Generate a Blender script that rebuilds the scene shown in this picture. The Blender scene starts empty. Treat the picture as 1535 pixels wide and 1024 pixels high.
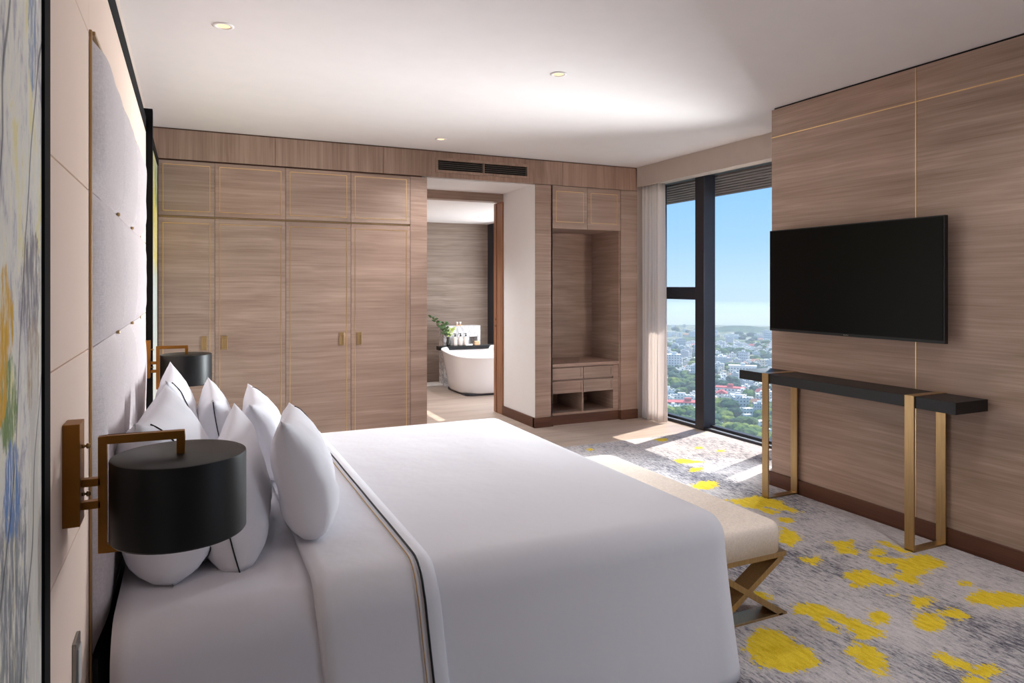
import bpy, bmesh, math, random
import numpy as np
from mathutils import Vector, Matrix, noise as mnoise

random.seed(7)
sc = bpy.context.scene
COL = sc.collection
PI = math.pi

# ------------------------------------------------------------------ node DSL
def srgb(r, g, b):
    f = lambda c: (c / 255 / 12.92) if c / 255 <= .04045 else ((c / 255 + .055) / 1.055) ** 2.4
    return (f(r), f(g), f(b), 1)

class M_:
    """small wrapper to write procedural node materials"""
    def __init__(s, name):
        s.m = bpy.data.materials.new(name); s.m.use_nodes = True
        s.nt = s.m.node_tree; s.nt.nodes.clear()
        s.out = s.nt.nodes.new('ShaderNodeOutputMaterial')
        s._co = None
    def n(s, t, **kw):
        x = s.nt.nodes.new(t)
        for k, v in kw.items(): setattr(x, k, v)
        return x
    def link(s, a, b): s.nt.links.new(a, b)
    def put(s, sock, v):
        if isinstance(v, bpy.types.NodeSocket): s.link(v, sock)
        else: sock.default_value = v
    @property
    def co(s):
        if s._co is None: s._co = s.n('ShaderNodeTexCoord').outputs['Object']
        return s._co
    def xyz(s, v=None):
        x = s.n('ShaderNodeSeparateXYZ'); s.link(v or s.co, x.inputs[0]); return x.outputs
    def math(s, op, a, b=0., c=0., clamp=False):
        x = s.n('ShaderNodeMath', operation=op, use_clamp=clamp)
        for i, v in enumerate((a, b, c)): s.put(x.inputs[i], v)
        return x.outputs[0]
    def mapping(s, v=None, scale=(1, 1, 1), loc=(0, 0, 0), rot=(0, 0, 0)):
        x = s.n('ShaderNodeMapping'); s.link(v or s.co, x.inputs[0])
        s.put(x.inputs['Scale'], scale); s.put(x.inputs['Location'], loc); s.put(x.inputs['Rotation'], rot)
        return x.outputs[0]
    def noise(s, v=None, scale=1., detail=4., rough=.55, dist=0.):
        x = s.n('ShaderNodeTexNoise')
        s.link(v or s.co, x.inputs['Vector'])
        x.inputs['Scale'].default_value = scale; x.inputs['Detail'].default_value = detail
        x.inputs['Roughness'].default_value = rough; x.inputs['Distortion'].default_value = dist
        return x.outputs[0]
    def ramp(s, f, stops, interp='LINEAR'):
        x = s.n('ShaderNodeValToRGB'); s.link(f, x.inputs[0]); cr = x.color_ramp; cr.interpolation = interp
        while len(cr.elements) < len(stops): cr.elements.new(1)
        for e, (p, c) in zip(cr.elements, stops): e.position = p; e.color = c
        return x.outputs[0]
    def mix(s, f, a, b, mode='MIX'):
        x = s.n('ShaderNodeMix', data_type='RGBA', blend_type=mode)
        s.put(x.inputs[0], f); s.put(x.inputs[6], a); s.put(x.inputs[7], b)
        return x.outputs[2]
    def smooth(s, v, a, b):
        x = s.n('ShaderNodeMapRange', interpolation_type='SMOOTHSTEP'); s.put(x.inputs[0], v)
        x.inputs[1].default_value = a; x.inputs[2].default_value = b
        return x.outputs[0]
    def bsdf(s, color, rough=.5, metal=0., spec=.5, bump=None, bstr=.2, bdist=.01, sheen=0.):
        p = s.n('ShaderNodeBsdfPrincipled')
        s.put(p.inputs['Base Color'], color); s.put(p.inputs['Roughness'], rough)
        p.inputs['Metallic'].default_value = metal; p.inputs['Specular IOR Level'].default_value = spec
        if sheen: p.inputs['Sheen Weight'].default_value = sheen
        if bump is not None:
            b = s.n('ShaderNodeBump'); b.inputs['Strength'].default_value = bstr; b.inputs['Distance'].default_value = bdist
            s.link(bump, b.inputs['Height']); s.link(b.outputs[0], p.inputs['Normal'])
        s.link(p.outputs[0], s.out.inputs[0])
        return p

def plain(name, rgb, rough=.5, metal=0., spec=.5, var=.06, vscale=6.):
    m = M_(name)
    f = m.noise(scale=vscale, detail=3)
    c = srgb(*rgb)
    lo = tuple(x * (1 - var) for x in c[:3]) + (1,); hi = tuple(min(1, x * (1 + var)) for x in c[:3]) + (1,)
    m.bsdf(m.ramp(f, [(.3, lo), (.7, hi)]), rough, metal, spec)
    return m.m

def wood(name, dark, light, axis='h', rough=.45, contrast=1., spec=.35):
    """veneer with long streaks; axis h: grain runs level, v: grain runs upright, x: floor boards along x"""
    m = M_(name)
    oi = m.n('ShaderNodeObjectInfo').outputs['Random']
    cx = m.n('ShaderNodeCombineXYZ'); r10 = m.math('MULTIPLY', oi, 17.)
    for i in range(3): m.link(r10, cx.inputs[i])
    ad = m.n('ShaderNodeVectorMath', operation='ADD'); m.link(m.co, ad.inputs[0]); m.link(cx.outputs[0], ad.inputs[1])
    v = ad.outputs[0]
    sc_ = {'h': ((.55, .55, 9), (1.3, 1.3, 46), (2.5, 2.5, 190)), 'v': ((9, 9, .4), (40, 40, .9), (170, 170, 2)),
           'x': ((.5, 7, 7), (1.2, 34, 34), (2.2, 140, 140))}[axis]
    wv = m.noise(m.mapping(v, scale=(.9, .9, .9)), scale=1.2, detail=2)
    def warp(s3):
        mp = m.mapping(v, scale=s3)
        c3 = m.n('ShaderNodeCombineXYZ'); k = m.math('MULTIPLY', wv, 1.6)
        for i in range(3): m.link(k, c3.inputs[i])
        a = m.n('ShaderNodeVectorMath', operation='ADD'); m.link(mp, a.inputs[0]); m.link(c3.outputs[0], a.inputs[1])
        return a.outputs[0]
    n1 = m.noise(warp(sc_[0]), scale=1, detail=2, rough=.5)
    n2 = m.noise(warp(sc_[1]), scale=1, detail=3, rough=.6)
    n3 = m.noise(warp(sc_[2]), scale=1, detail=2, rough=.6)
    f = m.math('ADD', m.math('MULTIPLY', n1, .34), m.math('ADD', m.math('MULTIPLY', n2, .38), m.math('MULTIPLY', n3, .28)))
    lo, hi = .5 - .18 / contrast, .5 + .16 / contrast
    mid = tuple((a + b) / 2 for a, b in zip(srgb(*dark), srgb(*light)))
    col = m.ramp(f, [(lo, srgb(*dark)), (.5, mid), (hi, srgb(*light))])
    big = m.noise(v, scale=.7, detail=1)
    col = m.mix(m.smooth(big, .35, .65), col, m.mix(1., col, (1.03, .97, .95, 1), 'MULTIPLY'))
    m.bsdf(col, rough, 0, spec, bump=f, bstr=.05, bdist=.004)
    return m.m

MAT = {}
MAT['wood'] = wood('greige veneer level grain', (132, 108, 95), (181, 157, 142))
MAT['woodv'] = wood('greige veneer upright grain', (128, 102, 87), (178, 151, 134), 'v')
MAT['woodtv'] = wood('greige veneer on television wall', (140, 115, 100), (189, 163, 147))
MAT['floor'] = wood('pale oak floor', (158, 142, 130), (196, 181, 168), 'x', .38, 1.1)
MAT['bathwall'] = wood('striped bathroom wall', (116, 100, 88), (166, 149, 137), 'h', .6, 1.0, .2)
MAT['base'] = wood('dark brown skirting', (72, 44, 32), (108, 70, 52), 'h', .4, .8)
MAT['jamb'] = wood('orange brown door timber', (120, 82, 58), (176, 128, 98), 'v', .4)
MAT['rearwall'] = plain('taupe rear wall', (110, 96, 88), .8)
MAT['white'] = plain('white plaster', (236, 231, 229), .85, var=.01, spec=.2)
MAT['ceil'] = plain('ceiling paint', (236, 229, 227), .9, var=.012, spec=.15)
MAT['pelmet'] = plain('pale taupe pelmet', (190, 174, 163), .7, var=.03)
MAT['gold'] = plain('brass inlay', (238, 202, 146), .36, 1., var=.04)
MAT['brass'] = plain('antique brass', (150, 100, 38), .42, .75, var=.06, vscale=20)
MAT['bronze'] = None
MAT['black'] = plain('black satin', (17, 17, 20), .45, spec=.4)
MAT['blackmatte'] = plain('matt black frame', (13, 13, 15), .8, spec=.15)
MAT['blackslot'] = plain('black slot', (10, 9, 9), .8)
MAT['shade'] = plain('black lamp shade', (18, 18, 19), .45, spec=.32)
MAT['frame'] = plain('charcoal window metal', (52, 51, 58), .42, .3)
MAT['sill'] = plain('grey aluminium sill', (168, 176, 184), .4, .4)
MAT['chrome'] = plain('dull nickel', (150, 146, 140), .3, 1.)
MAT['ceramic'] = plain('white glazed acrylic', (238, 234, 234), .12, var=.01)
MAT['leaf'] = plain('dark green leaf', (66, 92, 44), .5, var=.3, vscale=30)
MAT['leafpale'] = plain('pale yellow green leaf', (188, 204, 120), .5, var=.2, vscale=30)
MAT['stem'] = plain('brown stem', (88, 66, 46), .7)
MAT['soap'] = plain('cream bath bottle', (226, 214, 206), .3)
MAT['lightwood'] = plain('honey wood block', (206, 168, 130), .5, var=.12)
MAT['glassdark'] = plain('dark glass', (60, 58, 52), .1, spec=.6)
MAT['towel'] = plain('white towelling', (236, 230, 226), .95)
MAT['plastic'] = plain('white switch plastic', (196, 192, 190), .4)

def brushed():
    m = M_('brushed bronze')
    f = m.noise(m.mapping(scale=(60, 60, 2)), scale=3, detail=3)
    m.bsdf(m.ramp(f, [(.3, srgb(168, 138, 96)), (.7, srgb(186, 156, 112))]), .36, .85, .5)
    return m.m
MAT['bronze'] = brushed()

def linen(name, rgb, wr=.0):
    m = M_(name)
    n1 = m.noise(scale=7, detail=3, rough=.5); n2 = m.noise(scale=420, detail=1)
    f = m.math('ADD', m.math('MULTIPLY', n1, .8), m.math('MULTIPLY', n2, .03))
    c = srgb(*rgb)
    m.bsdf(c, .82, 0, .2, bump=f, bstr=.18, bdist=.03, sheen=.15)
    return m.m
MAT['linen'] = linen('white cotton', (233, 231, 237))
MAT['sheet'] = linen('white sheet cotton', (222, 219, 226))
def drape_cloth():
    m = M_('off white curtain cloth'); n1 = m.noise(scale=300, detail=1)
    d = m.n('ShaderNodeBsdfDiffuse'); t = m.n('ShaderNodeBsdfTranslucent'); x = m.n('ShaderNodeMixShader')
    d.inputs[0].default_value = srgb(248, 242, 240); t.inputs[0].default_value = srgb(252, 246, 242); x.inputs[0].default_value = .6
    m.link(d.outputs[0], x.inputs[1]); m.link(t.outputs[0], x.inputs[2]); m.link(x.outputs[0], m.out.inputs[0]); return m.m
MAT['curtain'] = drape_cloth()
MAT['valance'] = linen('slate grey bed base cloth', (112, 116, 130))

def woven(name, rgb, s=260, rough=.85, st=.25):
    m = M_(name)
    a = m.noise(m.mapping(scale=(1, 1, 6)), scale=s / 3, detail=2); b = m.noise(m.mapping(scale=(6, 6, 1)), scale=s / 3, detail=2)
    f = m.math('ADD', a, b); c = srgb(*rgb)
    lo = tuple(x * .86 for x in c[:3]) + (1,); hi = tuple(min(1, x * 1.1) for x in c[:3]) + (1,)
    g = m.math('MULTIPLY', f, .5)
    m.bsdf(m.ramp(g, [(.35, lo), (.65, hi)]), rough, 0, .25, bump=f, bstr=st, bdist=.002)
    return m.m
MAT['bench'] = woven('cream bench cloth', (246, 230, 216))
MAT['pad'] = woven('lilac grey headboard cloth', (208, 196, 196), 200, .6, .15)
MAT['leather'] = plain('beige wall leather', (238, 211, 193), .62, var=.015, vscale=3)

def screen():
    m = M_('television screen'); m.bsdf(m.ramp(m.noise(scale=2), [(0, srgb(4, 4, 5)), (1, srgb(6, 6, 7))]), .28, 0, .12); return m.m
MAT['screen'] = screen()

def glass():
    m = M_('window glass')
    lw = m.n('ShaderNodeLayerWeight'); lw.inputs[0].default_value = .5
    fac = m.math('ADD', .02, m.math('MULTIPLY', m.math('POWER', lw.outputs['Facing'], 4.), .5))
    t = m.n('ShaderNodeBsdfTransparent'); g = m.n('ShaderNodeBsdfGlossy'); g.inputs['Roughness'].default_value = .0
    t.inputs[0].default_value = (.98, .98, .985, 1)
    x = m.n('ShaderNodeMixShader'); m.link(fac, x.inputs[0]); m.link(t.outputs[0], x.inputs[1]); m.link(g.outputs[0], x.inputs[2])
    m.link(x.outputs[0], m.out.inputs[0]); return m.m
MAT['glass'] = glass()

def lamp(name, rgb, st):
    m = M_(name); e = m.n('ShaderNodeEmission'); e.inputs[0].default_value = srgb(*rgb); e.inputs[1].default_value = st
    m.link(e.outputs[0], m.out.inputs[0]); return m.m
MAT['bulb'] = lamp('warm lamp', (255, 214, 170), 1.6)
MAT['bulbw'] = lamp('white lamp', (255, 244, 232), 2.0)

def marble():
    m = M_('white marble')
    n = m.noise(scale=5, detail=8, rough=.65, dist=1.4)
    d = m.math('ABSOLUTE', m.math('SUBTRACT', n, .5))
    m.bsdf(m.ramp(d, [(0, srgb(170, 168, 170)), (.06, srgb(226, 222, 220)), (.3, srgb(236, 232, 230))]), .2); return m.m
MAT['marble'] = marble()

def carpet_mat():
    m = M_('grey streaked carpet with yellow patches')
    at = m.n('ShaderNodeAttribute', attribute_name='patch').outputs['Fac']
    nz = m.noise(m.mapping(scale=(62, 26, 1)), scale=1, detail=6, rough=.75)
    nz2 = m.noise(m.mapping(scale=(15, 7, 1)), scale=1, detail=4, rough=.65)
    d = m.math('ADD', at, m.math('ADD', m.math('MULTIPLY', m.math('SUBTRACT', nz, .5), .2), m.math('MULTIPLY', m.math('SUBTRACT', nz2, .5), .09)))
    ymask = m.smooth(d, -.004, .006)
    st = m.noise(m.mapping(scale=(64, 13, 1)), scale=1, detail=7, rough=.8)
    st2 = m.noise(m.mapping(scale=(170, 44, 1)), scale=1, detail=4, rough=.75)
    zone = m.noise(m.mapping(scale=(1.5, .8, 1)), scale=1, detail=3, rough=.55)
    f = m.math('ADD', m.math('ADD', m.math('MULTIPLY', st, .80), m.math('MULTIPLY', st2, .28)), m.math('MULTIPLY', m.math('SUBTRACT', zone, .5), .5))
    col = m.ramp(f, [(.39, srgb(78, 78, 90)), (.455, srgb(128, 124, 130)), (.505, srgb(170, 165, 166)), (.57, srgb(196, 188, 188)), (.7, srgb(212, 204, 203))])
    yn = m.noise(m.mapping(scale=(50, 14, 1)), scale=1, detail=3)
    yc = m.ramp(yn, [(.3, srgb(212, 178, 36)), (.6, srgb(234, 204, 62))])
    col = m.mix(ymask, col, yc)
    fib = m.noise(scale=330, detail=1)
    col = m.mix(.5, col, m.mix(1., col, m.ramp(fib, [(.3, (.72, .72, .72, 1)), (.7, (1.18, 1.18, 1.18, 1))]), 'MULTIPLY'))
    m.bsdf(col, .95, 0, .1, bump=fib, bstr=.4, bdist=.004)
    return m.m
MAT['carpet'] = carpet_mat()

def painting_mat(kind):
    m = M_('abstract painting ' + kind)
    o = m.xyz(); y, z = o[1], o[2]
    n1 = m.noise(m.mapping(scale=(1, 16, 5)), scale=1, detail=9, rough=.72, dist=.5)
    n2 = m.noise(m.mapping(scale=(1, 60, 14)), scale=1, detail=6, rough=.75)
    base = m.ramp(n1, [(.3, srgb(140, 134, 140)), (.38, srgb(196, 190, 196)), (.45, srgb(238, 232, 224)), (.54, srgb(250, 244, 230)), (.62, srgb(248, 234, 170)), (.7, srgb(246, 242, 236)), (.8, srgb(180, 176, 180))])
    base = m.mix(m.math('MULTIPLY', m.smooth(n2, .56, .76), .55), base, srgb(96, 92, 94))
    def blob(cy, cz, ry, rz, amp=.5):
        a = m.math('DIVIDE', m.math('SUBTRACT', y, cy), ry); b = m.math('DIVIDE', m.math('SUBTRACT', z, cz), rz)
        d = m.math('ADD', m.math('MULTIPLY', a, a), m.math('MULTIPLY', b, b))
        d = m.math('ADD', d, m.math('MULTIPLY', m.math('SUBTRACT', m.noise(m.mapping(scale=(1, 48, 16), loc=(0, cy * 9, cz * 5)), scale=1, detail=6, rough=.75), .5), amp * 7))
        stroke = m.noise(m.mapping(scale=(1, 70, 11), loc=(0, cz * 13, cy * 7)), scale=1, detail=5, rough=.7)
        return m.math('MULTIPLY', m.smooth(d, 1.25, .75), m.smooth(stroke, .36, .56))
    if kind == 'near':
        layers = [(1.34, 1.5, .07, .09, (146, 140, 144)), (1.22, .98, .12, .2, (146, 146, 146)), (1.36, 1.36, .05, .08, (186, 164, 142)), (1.19, 1.33, .05, .07, (128, 152, 92)),
                  (1.21, 1.2, .05, .07, (108, 142, 196)), (1.16, 1.445, .055, .075, (232, 176, 26)), (1.145, 1.35, .03, .04, (232, 176, 26)),
                  (1.375, 1.05, .045, .33, (226, 220, 210)), (1.36, 1.0, .05, .4, (222, 214, 204)), (1.35, 1.93, .03, .12, (150, 164, 190))]
    else:
        layers = [(5.6, 2.4, .5, .5, (170, 160, 60)), (6.1, 1.9, .5, .4, (214, 196, 72)), (6.0, 1.35, .6, .3, (196, 214, 210)), (5.9, .9, .6, .4, (206, 214, 208)),
                  (6.2, 2.3, .3, .2, (120, 140, 90))]
    for cy, cz, ry, rz, c in layers:
        base = m.mix(blob(cy, cz, ry, rz), base, srgb(*c))
    ln = m.n('ShaderNodeTexWave', wave_type='BANDS', bands_direction='Y'); m.link(m.mapping(rot=(.35, 0, 0)), ln.inputs[0])
    ln.inputs['Scale'].default_value = 1.6; ln.inputs['Distortion'].default_value = 5; ln.inputs['Detail'].default_value = 2
    base = m.mix(m.math('MULTIPLY', m.smooth(ln.outputs['Fac'], .992, 1.), .7), base, srgb(52, 50, 54))
    m.bsdf(base, .6, 0, .3, bump=n2, bstr=.5, bdist=.004)
    return m.m

# ------------------------------------------------------------------ mesh helpers
class BM:
    def __init__(s): s.b = bmesh.new()
    def box(s, x0, x1, y0, y1, z0, z1):
        v = [s.b.verts.new((x, y, z)) for x in (x0, x1) for y in (y0, y1) for z in (z0, z1)]
        for f in ((0, 1, 3, 2), (4, 6, 7, 5), (0, 4, 5, 1), (2, 3, 7, 6), (0, 2, 6, 4), (1, 5, 7, 3)):
            s.b.faces.new([v[i] for i in f])
        return s
    def hexa(s, P):      # eight corners, bottom four then top four, each counter clockwise
        v = [s.b.verts.new(p) for p in P]
        for f in ((3, 2, 1, 0), (4, 5, 6, 7), (0, 1, 5, 4), (1, 2, 6, 5), (2, 3, 7, 6), (3, 0, 4, 7)):
            s.b.faces.new([v[i] for i in f])
        return s
    def tube(s, pts, r, seg=8, cap=True):
        pts = [Vector(p) for p in pts]; rings = []
        up = None
        for i, p in enumerate(pts):
            t = (pts[min(i + 1, len(pts) - 1)] - pts[max(i - 1, 0)]).normalized()
            if up is None: up = t.orthogonal().normalized()
            up = (up - t * up.dot(t)); up = up.normalized() if up.length > 1e-6 else t.orthogonal().normalized()
            w = t.cross(up); rr = r[i] if isinstance(r, (list, tuple)) else r
            rings.append([s.b.verts.new(p + (up * math.cos(a) + w * math.sin(a)) * rr) for a in [2 * PI * k / seg for k in range(seg)]])
        for a, b in zip(rings, rings[1:]):
            for k in range(seg): s.b.faces.new([a[k], a[(k + 1) % seg], b[(k + 1) % seg], b[k]])
        if cap:
            s.b.faces.new(rings[0][::-1]); s.b.faces.new(rings[-1])
        return s
    def lathe(s, prof, c=(0, 0, 0), seg=32, sx=1., sy=1.):
        rings = []
        for r, z in prof:
            rings.append([s.b.verts.new((c[0] + sx * r * math.cos(2 * PI * k / seg), c[1] + sy * r * math.sin(2 * PI * k / seg), c[2] + z)) for k in range(seg)])
        for a, b in zip(rings, rings[1:]):
            for k in range(seg): s.b.faces.new([a[k], a[(k + 1) % seg], b[(k + 1) % seg], b[k]])
        s.b.faces.new(rings[0][::-1]); s.b.faces.new(rings[-1])
        return s
    def grid(s, rows, close=False):
        V = [[s.b.verts.new(p) for p in row] for row in rows]
        for a, b in zip(V, V[1:]):
            n = len(a)
            for k in range(n if close else n - 1):
                s.b.faces.new([a[k], a[(k + 1) % n], b[(k + 1) % n], b[k]])
        return V

ORG = {}
def world_of(o):
    v = Vector((0, 0, 0))
    while o is not None: v += ORG.get(o.name, Vector((0, 0, 0))); o = o.parent
    return v

def link(name, me, parent=None, origin=None):
    o = bpy.data.objects.new(name, me); COL.objects.link(o)
    if parent is not None: o.parent = parent
    return o

def obj(name, bm, mat, parent=None, bevel=0., smooth=False, seg=2, weld=True):
    """turn the shape (in world coordinates) into one mesh object; a top-level object gets its origin at its base"""
    b = bm.b
    if weld: bmesh.ops.remove_doubles(b, verts=b.verts[:], dist=1e-5)
    bmesh.ops.recalc_face_normals(b, faces=b.faces[:])
    if parent is not None: org = world_of(parent)
    else:
        xs = [v.co.x for v in b.verts]; ys = [v.co.y for v in b.verts]; zs = [v.co.z for v in b.verts]
        org = Vector(((min(xs) + max(xs)) / 2, (min(ys) + max(ys)) / 2, min(zs)))
        if KEEP_ORIGIN: org = Vector((0, 0, 0))
    bmesh.ops.translate(b, verts=b.verts[:], vec=-org)
    me = bpy.data.meshes.new(name); b.to_mesh(me); b.free()
    me.materials.append(MAT[mat] if isinstance(mat, str) else mat)
    if smooth: me.polygons.foreach_set('use_smooth', [True] * len(me.polygons))
    o = link(name, me, parent)
    if parent is None:
        o.location = org; ORG[o.name] = org
    if bevel:
        md = o.modifiers.new('edge', 'BEVEL'); md.width = bevel; md.segments = seg; md.limit_method = 'ANGLE'; md.angle_limit = .7
    return o
KEEP_ORIGIN = False

def tag(o, label, cat, group=None, kind=None):
    o['label'] = label; o['category'] = cat
    if group: o['group'] = group
    if kind: o['kind'] = kind
    return o

def thing(name, label, cat, loc, group=None):
    o = bpy.data.objects.new(name, None); COL.objects.link(o); o.location = loc
    o.empty_display_size = .1; ORG[o.name] = Vector(loc)
    return tag(o, label, cat, group)

def struct(name, bm, mat, **kw):
    global KEEP_ORIGIN
    KEEP_ORIGIN = True
    o = obj(name, bm, mat, **kw); KEEP_ORIGIN = False
    o['kind'] = 'structure'
    return o

def dup(root, loc, label):
    r = root.copy(); COL.objects.link(r); r.location = loc; r['label'] = label
    ORG[r.name] = Vector(loc)
    for ch in list(root.children):
        c = ch.copy(); COL.objects.link(c); c.parent = r
        for g in list(ch.children):
            d = g.copy(); COL.objects.link(d); d.parent = c
    return r

# ------------------------------------------------------------------ camera
EYE = 1.5; F_PX = 1036.
YAW = math.atan(482.5 / F_PX)
cam = bpy.data.cameras.new('camera'); co = bpy.data.objects.new('camera', cam); COL.objects.link(co)
co.location = (0, 0, EYE); co.rotation_euler = (PI / 2, 0, -YAW)
cam.sensor_width = 36; cam.lens = 36 * F_PX / 1535; cam.shift_y = -(512 - 427) / 1535
cam.clip_start = .02; cam.clip_end = 6000
sc.camera = co
BLOBS = [
    [(2.23,2.28),(2.27,2.26),(2.31,2.14),(2.28,2.1),(2.31,2.06),(2.27,1.99),(2.26,1.94),(2.2,1.93),(2.14,1.93),(2.06,1.99),(2.02,2.04),(2.05,2.15)],
    [(2.54,2.36),(2.61,2.35),(2.68,2.3),(2.68,2.25),(2.69,2.16),(2.69,2.09),(2.71,2.02),(2.67,1.99),(2.59,2),(2.54,2.04),(2.57,2.07),(2.59,2.13),(2.61,2.22),(2.57,2.19),(2.56,2.12),(2.52,2.1),(2.48,2.13),(2.51,2.19),(2.52,2.26),(2.49,2.31)],
    [(2.78,2.16),(2.85,2.17),(2.87,2.13),(2.83,2.07),(2.76,2.06),(2.71,2.07),(2.73,2.12)],
    [(2.44,1.99),(2.53,2),(2.56,1.96),(2.52,1.87),(2.47,1.83),(2.4,1.79),(2.38,1.82),(2.38,1.87),(2.41,1.91),(2.41,1.96)],
    [(2.72,1.81),(2.78,1.8),(2.78,1.74),(2.77,1.69),(2.86,1.67),(2.85,1.62),(2.8,1.61),(2.73,1.62),(2.72,1.67),(2.69,1.74),(2.7,1.79)],
    [(2.65,1.65),(2.71,1.65),(2.75,1.63),(2.72,1.6),(2.67,1.58),(2.59,1.61)],
    [(2.97,2.07),(3.05,2.06),(3.04,1.98),(3.01,1.94),(2.93,1.92),(2.88,1.94),(2.88,2)],
    [(3.07,2.04),(3.16,2.04),(3.21,2.03),(3.18,1.95),(3.12,1.95),(3.07,1.99)],
    [(3.38,2.09),(3.48,2.1),(3.54,2.06),(3.6,2.01),(3.66,1.96),(3.55,1.9),(3.44,1.92),(3.37,1.96),(3.32,2.04)],
    [(3.08,2.16),(3.14,2.19),(3.21,2.15),(3.2,2.12),(3.13,2.09),(3.05,2.1),(3.05,2.14)],
    [(3.48,2.19),(3.56,2.2),(3.55,2.15),(3.5,2.15),(3.46,2.17)],
    [(3.08,2.52),(3.22,2.5),(3.2,2.43),(3.22,2.35),(3.17,2.31),(3.09,2.35),(3.02,2.37),(2.96,2.37),(3.02,2.43),(3.02,2.47)],
    [(3.42,2.65),(3.54,2.69),(3.55,2.63),(3.48,2.59),(3.44,2.59),(3.48,2.53),(3.55,2.5),(3.64,2.53),(3.71,2.5),(3.67,2.38),(3.61,2.34),(3.51,2.35),(3.37,2.32),(3.29,2.26),(3.25,2.3),(3.24,2.38),(3.35,2.41),(3.42,2.48),(3.36,2.52),(3.37,2.6)],
    [(3.62,2.75),(3.67,2.73),(3.66,2.62),(3.65,2.55),(3.59,2.54),(3.6,2.65)],
    [(3.36,2.87),(3.51,2.82),(3.46,2.77),(3.4,2.76),(3.4,2.68),(3.35,2.66),(3.26,2.72),(3.33,2.79)],
    [(3.03,2.78),(3.07,2.73),(3.14,2.75),(3.1,2.68),(3,2.65),(3,2.71)],
    [(3.31,3.17),(3.31,3.04),(3.24,2.95),(3.11,2.91),(3.09,2.98)],
    [(3.4,3.29),(3.51,3.26),(3.45,3.2),(3.38,3.18),(3.36,3.24)],
    [(3.37,3.73),(3.52,3.69),(3.63,3.71),(3.7,3.55),(3.64,3.46),(3.65,3.31),(3.58,3.31),(3.55,3.42),(3.49,3.48),(3.53,3.36),(3.42,3.37),(3.42,3.46),(3.38,3.53)],
    [(3.36,4.1),(3.54,4.15),(3.63,4.11),(3.56,4.01),(3.43,3.94),(3.36,4)],
    [(3.67,4.48),(3.79,4.45),(3.73,4.38),(3.62,4.4)],
    [(2.48,2.58),(2.51,2.53),(2.52,2.46),(2.48,2.44),(2.45,2.48)],
    [(3.05,2.25),(3.09,2.23),(3.04,2.23)],
    [(3.72,4.75),(3.8,4.77),(3.86,4.71),(3.89,4.65),(3.93,4.6),(3.86,4.59),(3.78,4.6),(3.71,4.66)],
    [(3.66,4.47),(3.72,4.49),(3.8,4.46),(3.77,4.41),(3.68,4.38),(3.64,4.42)],
    [(4.05,5.46),(4.13,5.48),(4.2,5.45),(4.13,5.36),(4.05,5.38)],
    [(4.17,5.02),(4.28,5.04),(4.24,4.97),(4.15,4.99)],
    [(4.31,4.87),(4.38,4.86),(4.33,4.81),(4.27,4.82)],
    [(4.73,5.53),(4.75,5.52),(4.72,5.48),(4.7,5.49)],
    [(3.25,5.38),(3.31,5.42),(3.31,5.35),(3.25,5.32)],
]
HAZE = .0009; SKY = 1.0; SUN = 3.2; P_WIN = 90; P_REAR = 120; P_BATH = 35; P_SPOT = 60; EXPO = 0.
SKY = 1.25; SUN = 8; P_WIN = 118; P_REAR = 10; P_BATH = 38; P_SPOT = 122; HAZE = .0008; EXPO = .06
# ------------------------------------------------------------------ the room shell
CZ = 2.82; YB = 6.46; XL = -.235; XW = 4.9; YR = -2.0
struct('floor', BM().box(-.4, XW + .06, YR - .1, 10.4, -.12, 0), 'floor')
struct('ceiling', BM().box(-.4, XW + .06, YR - .1, YB + .9, CZ, CZ + .12), 'ceil')

# headboard wall: beige leather faced panels with fine joints, standing proud of the plaster behind
w = BM().box(-.42, -.3, YR, YB + .7, 0, CZ)
struct('wall_left', w, 'pelmet')
p = BM()
zs = [0, .52, .93, 1.337, 1.742, 2.145, 2.397]
for y0, y1 in ((1.49, 2.06), (4.04, 4.57)):
    for z0, z1 in zip(zs, zs[1:]): p.box(-.3, XL, y0 + .0015, y1 - .0015, z0 + .0015, z1 - .0015)
p.box(-.3, XL, 2.0615, 4.0385, 2.1465, 2.396)
p.box(-.3, XL - .004, 1.49, 4.57, 0, 2.396)
struct('trim_1', p, 'leather', bevel=.0015)
struct('trim_2', BM().box(-.3, XL + .001, 1.484, 4.572, 2.397, 2.483), 'blackmatte')

# back wall: band of upright grain veneer panels under the ceiling
bw = BM()
xs = [-.3, .688, 1.664, 2.14, 3.61, 4.564]
for a, b in zip(xs, xs[1:]):
    if a == 2.14:
        bw.box(a + .0015, b - .0015, YB + .006, YB + .05, 2.56, 2.605); bw.box(a + .0015, b - .0015, YB + .006, YB + .05, 2.755, CZ - .012)
        bw.box(a + .0015, 2.18, YB + .006, YB + .05, 2.605, 2.755); bw.box(3.215, b - .0015, YB + .006, YB + .05, 2.605, 2.755)
    else: bw.box(a + .0015, b - .0015, YB + .006, YB + .05, 2.56, CZ - .012)
struct('wall_back', bw, 'woodv')
struct('trim_3', BM().box(-.3, 4.564, YB + .02, YB + .06, CZ - .014, CZ).box(-.3, 2.05, YB + .03, YB + .06, 2.545, 2.562), 'base')
# white passage to the bathroom: reveals and the solid wall over them
struct('wall_passage', BM().box(3.28, 3.465, YB + .012, 7.28, 0, 2.55).box(1.95, 3.465, YB + .05, 7.28, 2.55, CZ).box(1.93, 2.06, YB + .65, 7.28, 0, 2.55)
       .box(-.3, 1.95, YB + .62, YB + .9, 0, CZ).box(3.465, 4.62, YB + .64, YB + .8, 0, CZ).box(3.465, 4.62, YB + .05, YB + .64, 2.56, CZ), 'white')
struct('baseboard_passage', BM().box(3.262, 3.28, YB - .006, 7.28, 0, .105), 'base', bevel=.002)
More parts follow.
